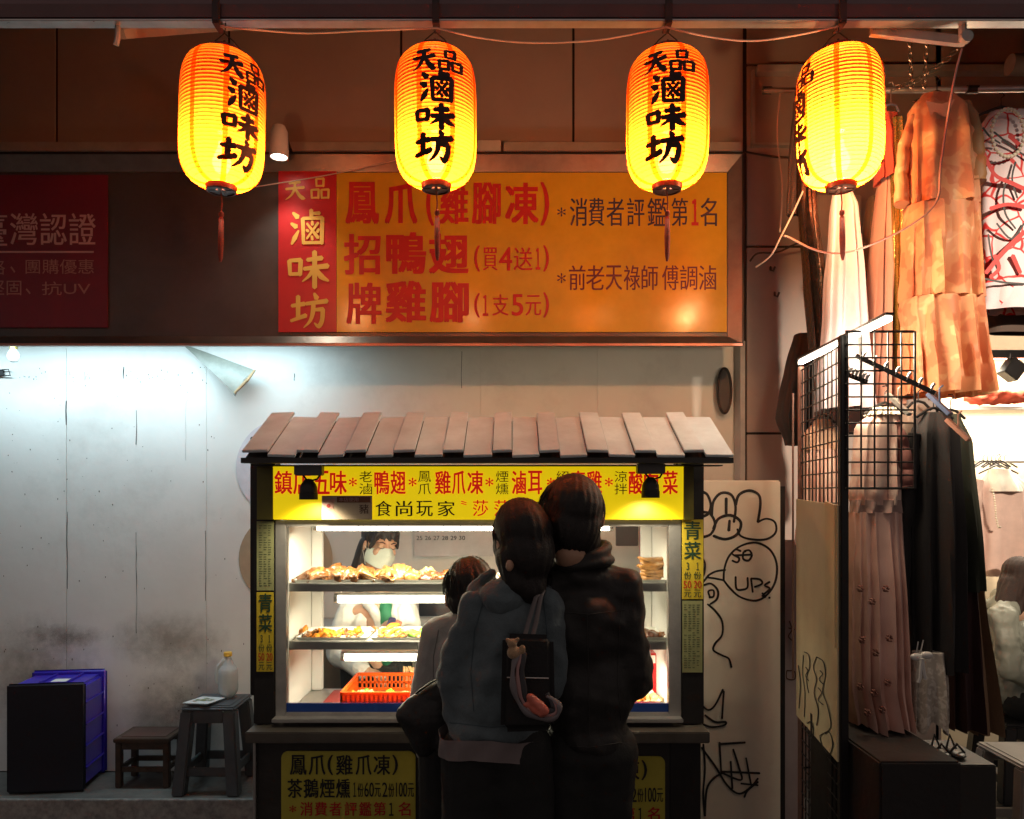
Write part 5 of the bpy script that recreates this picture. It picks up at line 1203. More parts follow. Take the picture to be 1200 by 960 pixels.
graf([[(950,764),(956,768),(957,782),(953,796),(956,812)],[(949,768),(948,790),(951,812),(950,840)],[(952,782),(955,786),(952,792),(956,798)],[(966,770),(974,776),(976,792),(973,810),(978,826),(982,850),(976,860)],[(966,770),(962,782),(966,796),(963,812),(968,832),(966,850)],[(970,786),(973,790),(969,796),(974,802)],[(970,862),(980,858),(984,872),(980,884),(972,872),(970,862)],[(954,848),(960,846),(962,860),(957,866),(954,852)],[(942,780),(945,800),(943,830)],[(968,806),(972,812),(968,820),(974,826)]], MD, M_black, bd, 1.2)

# ---- clothes at the rack
M_pk = cloth_mat('pink_lace_satin', (.72,.45,.37), (.80,.60,.50), None, 22, .45, pat='noise', sharp=.2)
M_pk2 = cloth_mat('pink_eyelet_cotton', (.74,.47,.39), (.62,.37,.30), None, 8, .7, pat='noise', sharp=.2)
g = thing('hanging_dress', 'dusty pink lace dress with pleated skirt hanging behind the wire grid', 'dress', W(1030,478,2.56))
cloth('bodice', [(480,1025,1050,.025),(500,1003,1052,.045),(580,998,1052,.055),(592,1000,1052,.05)], 2.56, M_pk, g, 9, .10, 26)
cloth('waistband', [(586,998,1053,.056),(601,998,1054,.056)], 2.56, cloth_mat('pink_grey_lace',(.45,.30,.26)), g, 9, .08, 5)
cloth('skirt', [(600,998,1054,.055),(700,995,1056,.085),(800,993,1057,.10),(846,1000,1060,.11)], 2.56, M_pk2, g, 17, .12, 40, 96, hemw=.008)
mb = MB()
for fx, fy in ((1008,690),(1022,705),(1038,690),(1010,750),(1026,765),(1042,748),(1008,805),(1024,812),(1040,800),(1016,835),(1034,832)):
    for q in range(6):
        a = PI/3*q; c = W(fx+2.6*math.cos(a), fy+3.2*math.sin(a), 2.44); mb.ell(c,(.0028,.012,.0035),None,6,4)
obj('eyelets', mb, mat('eyelet_brown',(.22,.09,.07),.8,bump=0), g, kind='stuff')
sleeve([(1047,494),(1056,520),(1060,550),(1061,572)], [.02,.026,.028,.03], 2.53, cloth_mat('rose_brown_cloth',(.30,.12,.10)), g)
cloth('lace_collar', [(478,1022,1048,.03),(487,1015,1052,.045)], 2.56, cloth_mat('cream_lace',(.7,.62,.5)), g, 14, .12, 4)
hanger(1037,472,.14,2.56,g,hook=20)
g = thing('hanging_dress', 'pink pleated dress hanging behind the left wire grid above the cream board', 'dress', W(962,492,3.1))
cloth('bodice', [(492,956,972,.03),(510,943,980,.05),(528,942,984,.05)], 3.05, cloth_mat('peach_cloth',(.62,.40,.28)), g, 8, .12, 12)
cloth('skirt', [(527,944,984,.05),(640,940,988,.08)], 3.05, M_pk, g, 16, .25, 24, 96); hanger(964,486,.1,3.05,g,hook=14)
g = thing('hanging_dress', 'beige knit dress with one long sleeve hanging beside the pink lace dress', 'dress', W(1075,480,2.62))
cloth('body', [(475,1062,1084,.03),(500,1058,1090,.05),(640,1060,1090,.05)], 2.72, cloth_mat('taupe_knit',(.24,.17,.13)), g, 6, .1, 20)
sleeve([(1066,496),(1070,540),(1070,600),(1072,650),(1073,676)], [.02,.022,.02,.018,.024], 2.6, cloth_mat('taupe_knit',(.24,.17,.13)), g, flat=.8); hanger(1076,470,.09,2.66,g,hook=18)
M_blk = cloth_mat('black_wool', (.013,.011,.011))
g = thing('hanging_coat', 'long black coat hanging in front among the dark clothes', 'coat', W(1090,490,2.55))
cloth('body', [(484,1080,1108,.03),(506,1068,1120,.06),(640,1062,1125,.08),(782,1064,1122,.09)], 2.58, M_blk, g, 8, .14, 34); hanger(1094,478,.13,2.56,g,hook=18)
sleeve([(1072,508),(1066,560),(1060,620),(1058,700),(1056,765)], [.026,.03,.028,.027,.026], 2.55, M_blk, g)
g = thing('hanging_coat', 'dark green coat hanging behind the long black coat', 'coat', W(1124,500,2.7))
cloth('body', [(486,1104,1122,.03),(520,1098,1134,.06),(640,1100,1142,.08),(690,1100,1144,.08)], 2.66, cloth_mat('dark_green_wool',(.035,.04,.025)), g, 8, .14, 30); hanger(1114,480,.1,2.66,g,hook=18)
g = thing('hanging_skirt', 'long maroon skirt hanging below the dark green coat', 'skirt', W(1125,690,2.7)); cloth('cloth', [(640,1104,1140,.05),(850,1104,1144,.08)], 2.7, cloth_mat('maroon_cloth',(.045,.014,.013)), g, 8, .16, 24)
g = thing('hanging_skirt', 'flared tan skirt at the right edge of the dark clothes', 'skirt', W(1145,600,2.8)); cloth('cloth', [(540,1118,1134,.04),(660,1118,1142,.06),(852,1122,1160,.09)], 2.8, cloth_mat('tan_skirt_cloth',(.30,.18,.10)), g, 9, .18, 24)
g = thing('hanging_shorts', 'white lace shorts with a black and white bow hanging under the black coat', 'shorts', W(1087,765,2.5))
cloth('cloth', [(764,1070,1106,.03),(800,1068,1107,.05),(848,1067,1106,.06)], 2.5, cloth_mat('white_lace',(.60,.55,.48),(.42,.37,.31),None,60,.8,pat='noise',sharp=.1), g, 7, .16, 16, hemw=.02)
mb = MB(); mb.ell(W(1074,770,2.43),(.02,.008,.012)); mb.ell(W(1086,768,2.43),(.02,.008,.012)); mb.tube([W(1080,772,2.42),W(1078,795,2.42),W(1076,800,2.42)],.006,6); mb.tube([W(1080,772,2.42),W(1084,796,2.42)],.006,6); obj('bow', mb, mat('white_satin',(.7,.68,.64),.35), g, smooth=True)
mb = MB(); mb.tube([W(1073,770,2.5),W(1076,752,2.5)],.002,5); mb.tube([W(1078,768,2.5),W(1082,750,2.5)],.002,5); obj('hanging_loop', mb, mat('white_satin',(.7,.68,.64),.35), g)
# spare clips and hangers
for i, (px,py,c,lb) in enumerate(((1052,470,(.62,.6,.55),'pale clip hanger leaning beside the pink lace dress'),(1100,470,(.12,.16,.28),'blue clip hanger above the dark clothes'),(1122,500,(.42,.2,.14),'brown wooden hanger end at the right of the dark clothes'))):
    mb = MB(); a = W(px-12,py-8,2.45); b = W(px+14,py+16,2.4); mb.beam(a, b, .03, .012); mb.tube([a.lerp(b,.5), a.lerp(b,.5)+Vector((0,0,.05)), a.lerp(b,.5)+Vector((.012,0,.06))], .003, 6); tag(obj('spare_hanger', mb, mat('clip_plastic_%s'%('abc'[i]),c,.35), bevel=.004), lb, 'hanger')
mb = MB(); mb.box(X(992,2.42)-.0, X(1127,2.2), 2.2, 2.72, .0, Z(893,2.2)); bt = tag(obj('display_table', mb, mat('black_cloth_cover',(.014,.012,.012),.6,bump=.4,bscale=30), bevel=.006), 'black covered display table low in front of the hanging clothes', 'table')
sh = thing('sandals', 'pair of dark strappy sandals under the tan skirt', 'sandals', W(1112,880,3.0))
for px in (1100,1118):
    mb = MB(); c = W(px,876,3.0); mb.ell(c+Vector((0,0,-.02)),(.035,.06,.012)); mb.tube([c+Vector((-.03,-.02,-.015)),c+Vector((0,-.02,.02)),c+Vector((.03,-.02,-.015))],.005,6); mb.tube([c+Vector((-.02,.02,-.015)),c+Vector((0,.03,.04)),c+Vector((.02,.02,-.015))],.005,6); obj('sandal', mb, M_dksteel, sh, smooth=True)
mb = MB(); c = W(1110,886,3.0); mb.box(c.x-.13, c.x+.13, 2.9, 3.2, .05, c.z-.0); tag(obj('shoe_box', mb, mat('dark_shoe_box',(.03,.027,.025),.6), bevel=.004), 'dark box under the strappy sandals', 'box')

# ------------------------------------------------------------------ clothes shop interior at the right
sp_ = thing('shop_room', 'bright clothes shop interior opening at the right edge', 'shop', (3.4, 5, 0))
M_bw = mat('warm_white_wall', (.62,.52,.38), .6, var=.04)
mb = MB(); mb.box(2.2,7,4.72,4.8,.05,3.2); obj('rear_wall', mb, M_bw, sp_)
mb = MB(); mb.box(2.2,2.24,4.10,4.719,.05,3.2); obj('side_wall', mb, M_bw, sp_)
mb = MB(); mb.box(2.245,7,4.09,4.71,2.86,2.9); obj('ceiling', mb, M_white, sp_)
mb = MB(); mb.box(2.25,5,4.52,4.71,Z(480,4.5),Z(476,4.5)+.0); obj('shelf', mb, M_white, sp_, bevel=.003)
mb = MB(); mb.box(2.25,5,4.3,4.34,Z(418,4.3),Z(410,4.3)); obj('track_rail', mb, M_trunk, sp_)
mb = MB(); mb.tube([(2.3,4.45,Z(541,4.45)),(4.6,4.45,Z(541,4.45))], .008, 8); obj('hanging_rail', mb, M_alu, sp_)
light('shop_light', 'AREA', (3.3,4.42,2.38), SHOP, (1,.86,.66), sp_, 1.6, (math.radians(18),0,0), size_y=.12)
mb = MB(); mb.beam((2.5,4.42,2.40),(4.1,4.42,2.40),.1,.02); obj('shop_lamp', mb, emat('shop_lamp_glow',(1,.88,.7),12), sp_)
light('shelf_light', 'AREA', (3.0,4.55,Z(482,4.5)-.02), SHOP*.35, (1,.88,.68), sp_, 1.2, (math.radians(15),0,0), size_y=.05)
tk = thing('track_spot', 'black square track spotlight in the clothes shop', 'spotlight', W(1183,430,4.2))
mb = MB(); c = W(1183,415,4.2); mb.box(c.x-.12, c.x+.2, 4.19, 4.23, c.z-.02, c.z+.02); obj('track', mb, M_dksteel, tk, bevel=.003)
mb = MB(); mb.tube([c, c+Vector((0,0,-.07))], .012, 8); obj('stem', mb, M_dksteel, tk); mb = MB(); mb.beam(c+Vector((.03,-.02,-.05)), c+Vector((-.03,-.02,-.13)), .08, .09); obj('head', mb, M_dksteel, tk, bevel=.004)
bg_ = MB(); c = W(1172,462,4.55); bg_.ell(c,(.22,.09,.065)); bg_.ell(c+Vector((-.09,0,-.02)),(.13,.08,.05)); bg_.ell(c+Vector((.12,0,.0)),(.12,.08,.06))
b_ = blob('folded_scarf', bg_, cloth_mat('coral_red_cloth',(.62,.10,.05)), None, .012, 4, wr=.018, wscale=14); tag(b_, 'crumpled coral red scarf lying on the shop shelf', 'scarf')
g = thing('hanging_blouse', 'pale pink blouse with round collar hanging in the bright shop', 'blouse', W(1170,550,4.3))
cloth('body', [(552,1158,1184,.03),(572,1144,1206,.06),(640,1144,1210,.08),(674,1140,1214,.09)], 4.3, cloth_mat('pale_pink_voile',(.66,.48,.42),trans=.2) if False else cloth_mat('pale_pink_voile',(.66,.48,.42)), g, 7, .1, 20)
cloth('collar', [(550,1160,1182,.04),(576,1154,1194,.085)], 4.28, cloth_mat('white_collar_cloth',(.75,.7,.62)), g, 6, .05, 6)
sleeve([(1148,562),(1142,600),(1141,640),(1143,668)], [.035,.05,.05,.045], 4.26, cloth_mat('pale_pink_voile',(.66,.48,.42)), g); hanger(1170,545,.22,4.3,g,M_dksteel,12)
mb = MB()
for k in range(22):
    t = k/21; mb.ell(W(1163+4*math.sin(t*3)+18*max(0,t-.55), 573+60*t-60*max(0,t-.75), 4.16), (.006,.006,.006), None, 6, 5)
tag(obj('bead_necklace', mb, mat('pearl',(.75,.68,.55),.2,coat=.5), smooth=True), 'fine bead necklace hung over the pale pink blouse', 'necklace')
for k in range(6):
    t = thing('empty_hanger', 'dark empty hanger bunched on the shop rail above the pink blouse', 'hanger', W(1152+k*5,541,4.4), 'empty hangers on the shop rail'); hanger(1152+k*5,540,.12+.03*(k%2),4.36+.02*k,t,M_dksteel,8)

# ------------------------------------------------------------------ people
M_skin = mat('warm_skin', (.56,.33,.22), .5, var=.08, scale=12, bump=.1, bscale=150, coat=.1)
M_skin.node_tree.nodes['Principled BSDF'].inputs['Subsurface Weight'].default_value = .08
M_hair = mat('black_hair', (.012,.009,.008), .6, var=.5, scale=80, bump=.5, bscale=220)
M_hair2 = mat('brown_hair', (.028,.013,.009), .75, var=.5, scale=80, bump=.5, bscale=220)
M_dark = mat('feature_dark', (.025,.015,.012), .4, bump=0); M_lip = mat('lip', (.42,.13,.11), .45, bump=0); M_eyew = mat('eye_white', (.6,.56,.52), .3, bump=0)
def frame(c, yaw=0, pitch=0, roll=0):
    """face looks to -Y at yaw 0; yaw turns it to +X, pitch nods it down, roll tips it right"""
    return Matrix.Translation(c) @ Matrix.Rotation(math.radians(yaw),4,'Z') @ Matrix.Rotation(math.radians(roll),4,'Y') @ Matrix.Rotation(math.radians(pitch),4,'X')
def head_prims(M, s=1.0):
    mb = MB(); e = mb.ell
    e((0,.012,.03),(.074,.092,.086)); e((0,-.022,-.04),(.058,.062,.066)); e((0,-.052,-.088),(.026,.026,.022)); e((0,.0,.045),(.068,.085,.07))
    mb.cap((0,-.084,.02),(0,-.102,-.018),.008,.0135); e((.011,-.094,-.022),(.008,.009,.008)); e((-.011,-.094,-.022),(.008,.009,.008))
    for x in (-1,1):
        e((x*.077,.008,-.008),(.010,.020,.032)); e((x*.036,-.062,-.022),(.022,.02,.022)); e((x*.03,-.074,.028),(.022,.014,.009)); e((x*.03,-.077,.004),(.016,.010,.009))
    e((0,-.081,-.056),(.024,.012,.011)); mb.cap((0,.015,-.05),(0,.022,-.10),.050,.052)
    mb.v = [v*s for v in mb.v]; return mb.xf(M)
def face_parts(M, parent, s=1.0, closed=False, mask=False):
    def P(nm, mb, m): mb.v = [v*s for v in mb.v]; return obj(nm, mb.xf(M), m, parent, smooth=True)
    for x in (-1,1):
        mb = MB()
        if closed: mb.tube([(x*.016,-.089,.006),(x*.024,-.091,.001),(x*.034,-.088,.001),(x*.044,-.08,.005)],[.001,.0019,.0019,.001],6); P('eyelid_line', mb, M_dark)
        else: mb.ell((x*.03,-.081,.004),(.0135,.006,.0045)); P('eye', mb, M_dark)
        mb = MB(); mb.tube([(x*.014,-.090,.024),(x*.03,-.090,.031),(x*.048,-.077,.026)],[.0018,.0032,.0015],6); P('eyebrow', mb, M_dark)
    if not mask:
        mb = MB(); mb.ell((0,-.091,-.053),(.021,.005,.0045)); mb.ell((0,-.090,-.060),(.017,.005,.0045)); P('lips', mb, M_lip)
    else:
        mb = MB(); vs = []; fs = []
        for j in range(11):
            for i in range(17):
                a = math.radians(-78+156*i/16); z = .006-.104*j/10; r = .076-.010*(abs(z+.045)/.05)**2; yy = -r*math.cos(a)*1.16-.012-.040*math.exp(-(math.sin(a)*2.4)**2)*max(0,1-abs(j-2.5)/7); pl_ = .0015*(j % 3 == 0)
                zz = z+.020*(math.sin(a)**2)*(1-2*j/10)*-1*-1*(.0 if 3 < j < 7 else 1)*-1
                vs.append((r*math.sin(a)*1.02, yy-pl_+.012, zz))
        for j in range(10):
            for i in range(16): k = j*17+i; fs.append((k,k+1,k+18,k+17))
        n0 = len(vs); vs += [(v[0]*.97,v[1]*.97,v[2]) for v in vs]; fs += [tuple(n0+q for q in f[::-1]) for f in fs]
        mb.add(vs, fs); P('face_mask', mb, mat('pale_green_mask',(.74,.80,.70),.6,bump=.2,bscale=120))
        for x in (-1,1):
            for z in (-.02,-.09):
                mb = MB(); mb.tube([(x*.07,-.03,z),(x*.083,.0,-.01+(z+.05)*.3),(x*.08,.022,-.005)],.0014,5); P('ear_loop', mb, M_eyew)
def hand_prims(mb, w, dirv, pn, side=1, curl=.5, s=1.0):
    """w wrist, dirv along the palm, pn palm normal; thumb on the side"""
    d = Vector(dirv).normalized(); n = Vector(pn); n = (n-d*n.dot(d)).normalized(); t = d.cross(n)*side; w = Vector(w)
    R = Matrix((t, n, d)).transposed()
    mb.ell(w+d*.045*s, (.038*s,.014*s,.05*s), R); mb.cap(w-d*.02*s, w+d*.03*s, .024*s, .026*s)
    for k, (o, L_) in enumerate(((.028,.070),(.010,.078),(-.009,.073),(-.027,.058))):
        b = w+d*.082*s+t*o*s; c1 = curl*(1+.12*k)
        p1 = b+(d*math.cos(c1*.7)+n*math.sin(c1*.7))*L_*.45*s; p2 = p1+(d*math.cos(c1*1.7)+n*math.sin(c1*1.7))*L_*.32*s; p3 = p2+(d*math.cos(c1*2.4)+n*math.sin(c1*2.4))*L_*.23*s
        mb.cap(b, p1, .0092*s, .0085*s, 8); mb.cap(p1, p2, .0085*s, .0078*s, 8); mb.cap(p2, p3, .0078*s, .0066*s, 8)
    b = w+d*.022*s+t*.03*s; p1 = b+(t*.75+d*.6+n*.25).normalized()*.036*s; p2 = p1+(t*.25+d*.8+n*.5).normalized()*.03*s
    mb.cap(b, p1, .0125*s, .011*s, 8); mb.cap(p1, p2, .011*s, .0085*s, 8)
def limb(mb, pts, rs):
    for i in range(len(pts)-1): mb.cap(pts[i], pts[i+1], rs[i], rs[i+1])
def skin_body(t, M, s, sh, arms, hips, legs, hands, vox=.0065):
    """one continuous body: head, neck, trunk, arms, hands, legs, feet"""
    mb = head_prims(M, s); nb_ = M @ Vector((0,.035*s,-.17*s))
    fw = (M.to_3x3() @ Vector((0,-1,0))); fw.z = 0; fw = fw.normalized()*.03
    mid = (Vector(sh[0])+Vector(sh[1]))/2+fw; hm = fw+ (Vector(hips[0])+Vector(hips[1]))/2
    mb.cap(M @ Vector((0,.02*s,-.09*s)), mid, .052*s, .056*s); limb(mb, [sh[0], mid, sh[1]], [.038*s,.055*s,.038*s])
    limb(mb, [mid-Vector((0,0,.06)), mid.lerp(hm,.5), hm], [.072*s,.068*s,.075*s]); limb(mb, [hips[0], hips[1]], [.06*s,.06*s])
    for a in arms: limb(mb, a, [.042*s,.035*s,.024*s])
    for a, h in zip(arms, hands): hand_prims(mb, a[2], *h, s=s*.95)
    for l in legs:
        limb(mb, l, [.075*s,.05*s,.034*s]); f = Vector(l[2]); dd = Vector((0,1,0)) if Vector(M.to_3x3() @ Vector((0,-1,0))).y > 0 else Vector((0,-1,0)); mb.cap(f-Vector((0,0,.03)), f+dd*.13*s-Vector((0,0,.045)), .035*s, .026*s)
    return blob('body', mb, M_skin, t, vox, 3)
def hair_disp(M, amp=.004, f=70):
    Mi = M.inverted()
    def g(p, n):
        q = Mi @ p; a = math.atan2(q.x, q.y); return p+n*amp*(math.sin(a*f*.35+noise.noise(q*18)*3)*.5+noise.noise(Vector((a*9, q.z*7, q.y*4)))*1.1)
    return g
WP = W
def strands(c, r, M, parent, m, n=420, a0=-1.3, a1=.75, th=.0011, reach=1.0, drop=0.0):
    """fine locks lying over the hair, from the crown down all round the head"""
    mb = MB(); Q = M.to_3x3().normalized(); c = Vector(c)
    for k in range(n):
        az = random.uniform(0, 2*PI); e0 = random.uniform(.45, 1.35); e1 = e0-random.uniform(.5, 1.3)*reach; e1 = max(e1, a0*.5)
        w = random.uniform(-.25,.25); rr = random.uniform(.985,1.045); P = []
        for i in range(6):
            t = i/5; e = e0+(e1-e0)*t; a = az+w*t+.04*math.sin(t*5+k)
            p = Vector((r[0]*math.cos(e)*math.cos(a), r[1]*math.cos(e)*math.sin(a), r[2]*math.sin(e)))*rr*(1+.012*math.sin(k+t*3))
            if e < 0: p.z -= drop*(-e)
            P.append(c+Q@p)
        mb.tube(P, [th*.6,th,th,th*.9,th*.7,th*.3], 3)
    return obj('hair_strands', mb, m, parent, kind='stuff')
# ---------- woman in the blue hoodie
D = 2.15
t = thing('person', 'person with dark bob in faded blue hoodie seen from behind, black tote on shoulder', 'person', (X(585,D),D,0))
M = frame(W(611,634,D), 180+22, 8, 7)
shL, shR = W(563,712,D), W(641,712,D)
aL = [shL, W(541,800,D+.02), W(560,806,D+.24)]; aR = [shR, W(644,800,D+.02), W(628,800,D+.24)]
hp = [W(560,880,D), W(606,880,D)]
lg_ = [[hp[0], Vector((X(556,D),D+.02,.44)), Vector((X(554,D),D-.02,.07))],[hp[1], Vector((X(612,D),D+.02,.44)), Vector((X(614,D),D-.02,.07))]]
skin_body(t, M, .90, [shL,shR], [aL,aR], hp, lg_, [((.3,1,.15),(0,.2,1),1,.8),((-.3,1,.15),(0,.2,1),-1,.8)])
face_parts(M, t, .95)
mb = MB(); c = W(611,628,D)
hm_ = MB(); hm_.ell((0,.018,.034),(.081,.098,.094)); hm_.ell((0,.06,-.03),(.075,.05,.09)); hm_.v = [v*.95 for v in hm_.v]; hm_.xf(M); mb.add(hm_.v, hm_.f); mb.ell(c+Vector((0,-.004,.0)), (.074,.088,.092)); mb.ell(c+Vector((.012,-.012,-.035)), (.072,.076,.074)); mb.ell(c+Vector((.045,.02,-.085)),(.040,.05,.055)); mb.ell(c+Vector((-.045,.01,-.03)),(.036,.06,.05)); mb.cap(c+Vector((-.024,-.035,-.06)), c+Vector((-.008,-.05,-.125)), .050,.042); mb.cap(c+Vector((.026,-.03,-.06)), c+Vector((.024,-.045,-.14)), .050,.045)
mb.cap(c+Vector((.055,.03,-.10)), c+Vector((.066,.03,-.148)), .026,.006); mb.cap(c+Vector((.03,-.03,-.10)), c+Vector((.035,-.03,-.125)), .035,.02)
blob('hair', mb, M_hair, t, .006, 4, disp=hair_disp(M, .0018))
strands(c+Vector((.004,-.002,.0)), (.079,.095,.096), M, t, M_hair, 520, drop=.03)
mb = MB(); e0 = W(597,663,D-.090); mb.ell(e0,(.011,.010,.017)); mb.ell(e0+Vector((.008,.012,.004)),(.012,.012,.014)); blob('ear', mb, M_skin, t, .004, 3)
for k in range(26):
    a = random.uniform(-1.4,1.6); p = c+Vector((.082*math.sin(a), -.03, .095*math.cos(a)))
    q_ = p+Vector((.006*math.sin(a)+random.uniform(-.006,.006), 0, .008*math.cos(a)+random.uniform(-.004,.004)))
    mb = MB() if k == 0 else mb; mb.tube([p, p.lerp(q_,.5)+Vector((.003,0,.001)), q_],[.0007,.0005,.0003],3)
for k in range(18):
    p = c+Vector((.05+.03*random.random(), .0, -.07-.02*random.random())); mb.tube([p, p+Vector((.008,0,-.03)), p+Vector((.002+random.uniform(-.006,.01),.0,-.07))],[.0012,.0009,.0004],3)
obj('loose_hair', mb, M_hair, t, kind='stuff')
M_den = mat('faded_blue_fleece', (.105,.14,.155), .85, var=.22, scale=9, bump=.5, bscale=160, sheen=.25)
mb = MB()
mb.ell(W(598,742,D), (.122,.095,.150)); mb.ell(W(590,800,D), (.135,.105,.150)); mb.ell(W(577,852,D), (.142,.115,.055)); limb(mb, [shL+Vector((.0,0,.012)), W(602,698,D), shR+Vector((0,0,.012))], [.052,.066,.052])
mb.ell(W(584,822,D), (.142,.112,.09))
limb(mb, [shL, aL[1], aL[2]], [.062,.060,.048]); limb(mb, [shR, aR[1], aR[2]], [.062,.057,.046])
limb(mb, [W(543,740,D),W(530,800,D-.01),W(533,845,D)], [.04,.055,.04])
blob('hoodie', mb, M_den, t, .007, 7, wr=.017, wscale=5.5)
mb = MB(); mb.ell(W(592,691,D-.03), (.080,.055,.038), Matrix.Rotation(math.radians(-14),3,'Y')); mb.ell(W(590,703,D-.055), (.062,.035,.045)); limb(mb, [W(560,706,D-.02),W(556,690,D+.03),W(575,672,D+.06)],[.024,.024,.02]); limb(mb, [W(634,700,D),W(642,690,D+.03),W(632,678,D+.06)],[.024,.022,.02])
blob('hood', mb, M_den, t, .006, 5, wr=.009, wscale=9)
def ring(cx, py0, py1, hw, hd, d, m, nm, parent, wav=.004, n=8):
    vs = []; fs = []; sg_ = 64
    for i in range(n+1):
        y = py0+(py1-py0)*i/n; c = W(cx, y, d)
        for k in range(sg_):
            a = 2*PI*k/sg_; w = 1+.02*math.sin(a*9+i*.4)+.012*math.sin(a*17); vs.append(c+Vector((hw*math.cos(a)*w, hd*math.sin(a)*w, wav*math.sin(a*3+.5)*2)))
    for i in range(n):
        for k in range(sg_): k2 = (k+1) % sg_; fs.append((i*sg_+k,i*sg_+k2,(i+1)*sg_+k2,(i+1)*sg_+k))
    mb = MB(); mb.add(vs, fs); return obj(nm, mb, m, parent, smooth=True)
ring(576,856,879,.147,.118,D,mat('mauve_grey_tshirt',(.20,.165,.165),.8,sheen=.2),'shirt_hem',t)
M_bp = mat('black_trouser_cloth', (.011,.012,.012), .8, var=.3, bump=.4, bscale=180)
mb = MB(); limb(mb, [hp[0],hp[1]],[.105,.105]); mb.ell(W(583,878,D),(.142,.112,.07)); limb(mb, [hp[0], lg_[0][1]+Vector((0,0,.0))],[.105,.095]); limb(mb, [hp[1], lg_[1][1]],[.105,.095])
blob('shorts', mb, M_bp, t, .008, 5, wr=.006)
for l in lg_:
    mb = MB(); f = l[2]; mb.cap(f-Vector((0,.02,.035)), f+Vector((0,.14,-.045)), .045,.036); mb.box(f.x-.04,f.x+.04,f.y-.06,f.y+.17,0,.02); obj('shoe', mb, M_dkwire, t, smooth=False)
hd_ = [o for o in bpy.data.objects if o.parent == t and o.name.startswith('hoodie')][0]
# tote bag, charm and striped scarf hanging from the shoulder
tb = thing('tote_bag', 'black tote bag with two grey straps hanging at the hoodie wearer back', 'bag', W(617,800,2.0))
M_can = mat('black_canvas', (.010,.010,.011), .75, bump=.4, bscale=150)
mb = MB(); mb.hexa([W(586,858,1.96),W(651,856,1.96),W(649,744,1.985),W(588,742,1.985)],[W(588,858,2.045),W(650,856,2.045),W(648,744,2.02),W(590,742,2.02)])
bg2 = MB(); bg2.add(mb.v, mb.f)
bdy = obj('bag_body', bg2, M_can, tb, bevel=.024, seg=3, smooth=True)
mb = MB(); mb.hexa([W(592,850,1.955),W(645,849,1.955),W(644,792,1.97),W(593,791,1.97)],[W(592,850,1.963),W(645,849,1.963),W(644,792,1.978),W(593,791,1.978)]); obj('pocket', mb, M_can, tb, bevel=.003)
mb = MB(); mb.tube([W(594,794,1.966),W(643,795,1.966)], .0016, 5); obj('zip', mb, M_alu, tb)
M_str = mat('grey_strap', (.15,.13,.13), .7)
for o in (0, 9):
    mb = MB(); pts = [W(633+o*.4,692,2.09),W(628+o*.6,700,2.065),W(619+o,730,2.045),W(608+o,772,1.985)]
    mb.tube(pts, .0065, 8, .4); obj('strap', mb, M_str, tb, smooth=True)
ch = thing('plush_charm', 'small beige plush charm tied to the black tote bag', 'charm', W(602,763,1.955))
mb = MB(); c = W(602,765,1.95); mb.ell(c,(.018,.014,.017)); mb.ell(c+Vector((-.004,0,.024)),(.013,.012,.012)); mb.ell(c+Vector((-.016,0,.032)),(.006,.004,.006)); mb.ell(c+Vector((.010,0,.034)),(.006,.004,.006)); mb.ell(c+Vector((.022,0,.008)),(.009,.006,.013)); blob('plush', mb, mat('beige_plush',(.42,.27,.15),.9,var=.2,bump=.8,bscale=200,sheen=.5), ch, .003, 2)
sc_ = thing('striped_scarf', 'grey and pink striped scarf looped through the tote bag, hanging low', 'scarf', W(625,820,1.95))
for o, m_, nm, w_ in ((0,mat('grey_scarf_cloth',(.20,.18,.19),.75),'grey_stripe',.0085),(6,mat('pink_scarf_cloth',(.42,.24,.23),.7),'pink_stripe',.0065),(12,mat('charcoal_scarf_cloth',(.05,.05,.055),.75),'charcoal_stripe',.008)):
    pts = [W(607+o*.5,764,1.955),W(601+o*.9,785,1.94),W(603+o*.9,812,1.935),W(616+o*.6,834-o*.4,1.93),W(636,843-o*.7,1.93),W(652-o*.3,840-o*.6,1.93),W(655-o*.5,826,1.935),W(641,815-o*.2,1.94)]
    P = []
    for i in range(len(pts)-1):
        p0 = pts[max(i-1,0)]; p1 = pts[i]; p2 = pts[i+1]; p3 = pts[min(i+2,len(pts)-1)]
        for k in range(5): q = k/5; P.append(.5*((2*p1)+(p2-p0)*q+(2*p0-5*p1+4*p2-p3)*q*q+(3*p1-p0-3*p2+p3)*q**3))
    P.append(pts[-1]); mb = MB(); mb.tube(P, [w_*(1+.3*math.sin(i*.9)) for i in range(len(P))], 8, .6); obj(nm, mb, m_, sc_, smooth=True)
mb = MB(); mb.cap(W(622,818,1.928), W(638,833,1.925), .012,.016); mb.cap(W(616,826,1.93), W(634,836,1.925), .008,.012); blob('coral_end', mb, mat('coral_satin',(.62,.16,.11),.35), sc_, .004, 2, wr=.004, wscale=30)

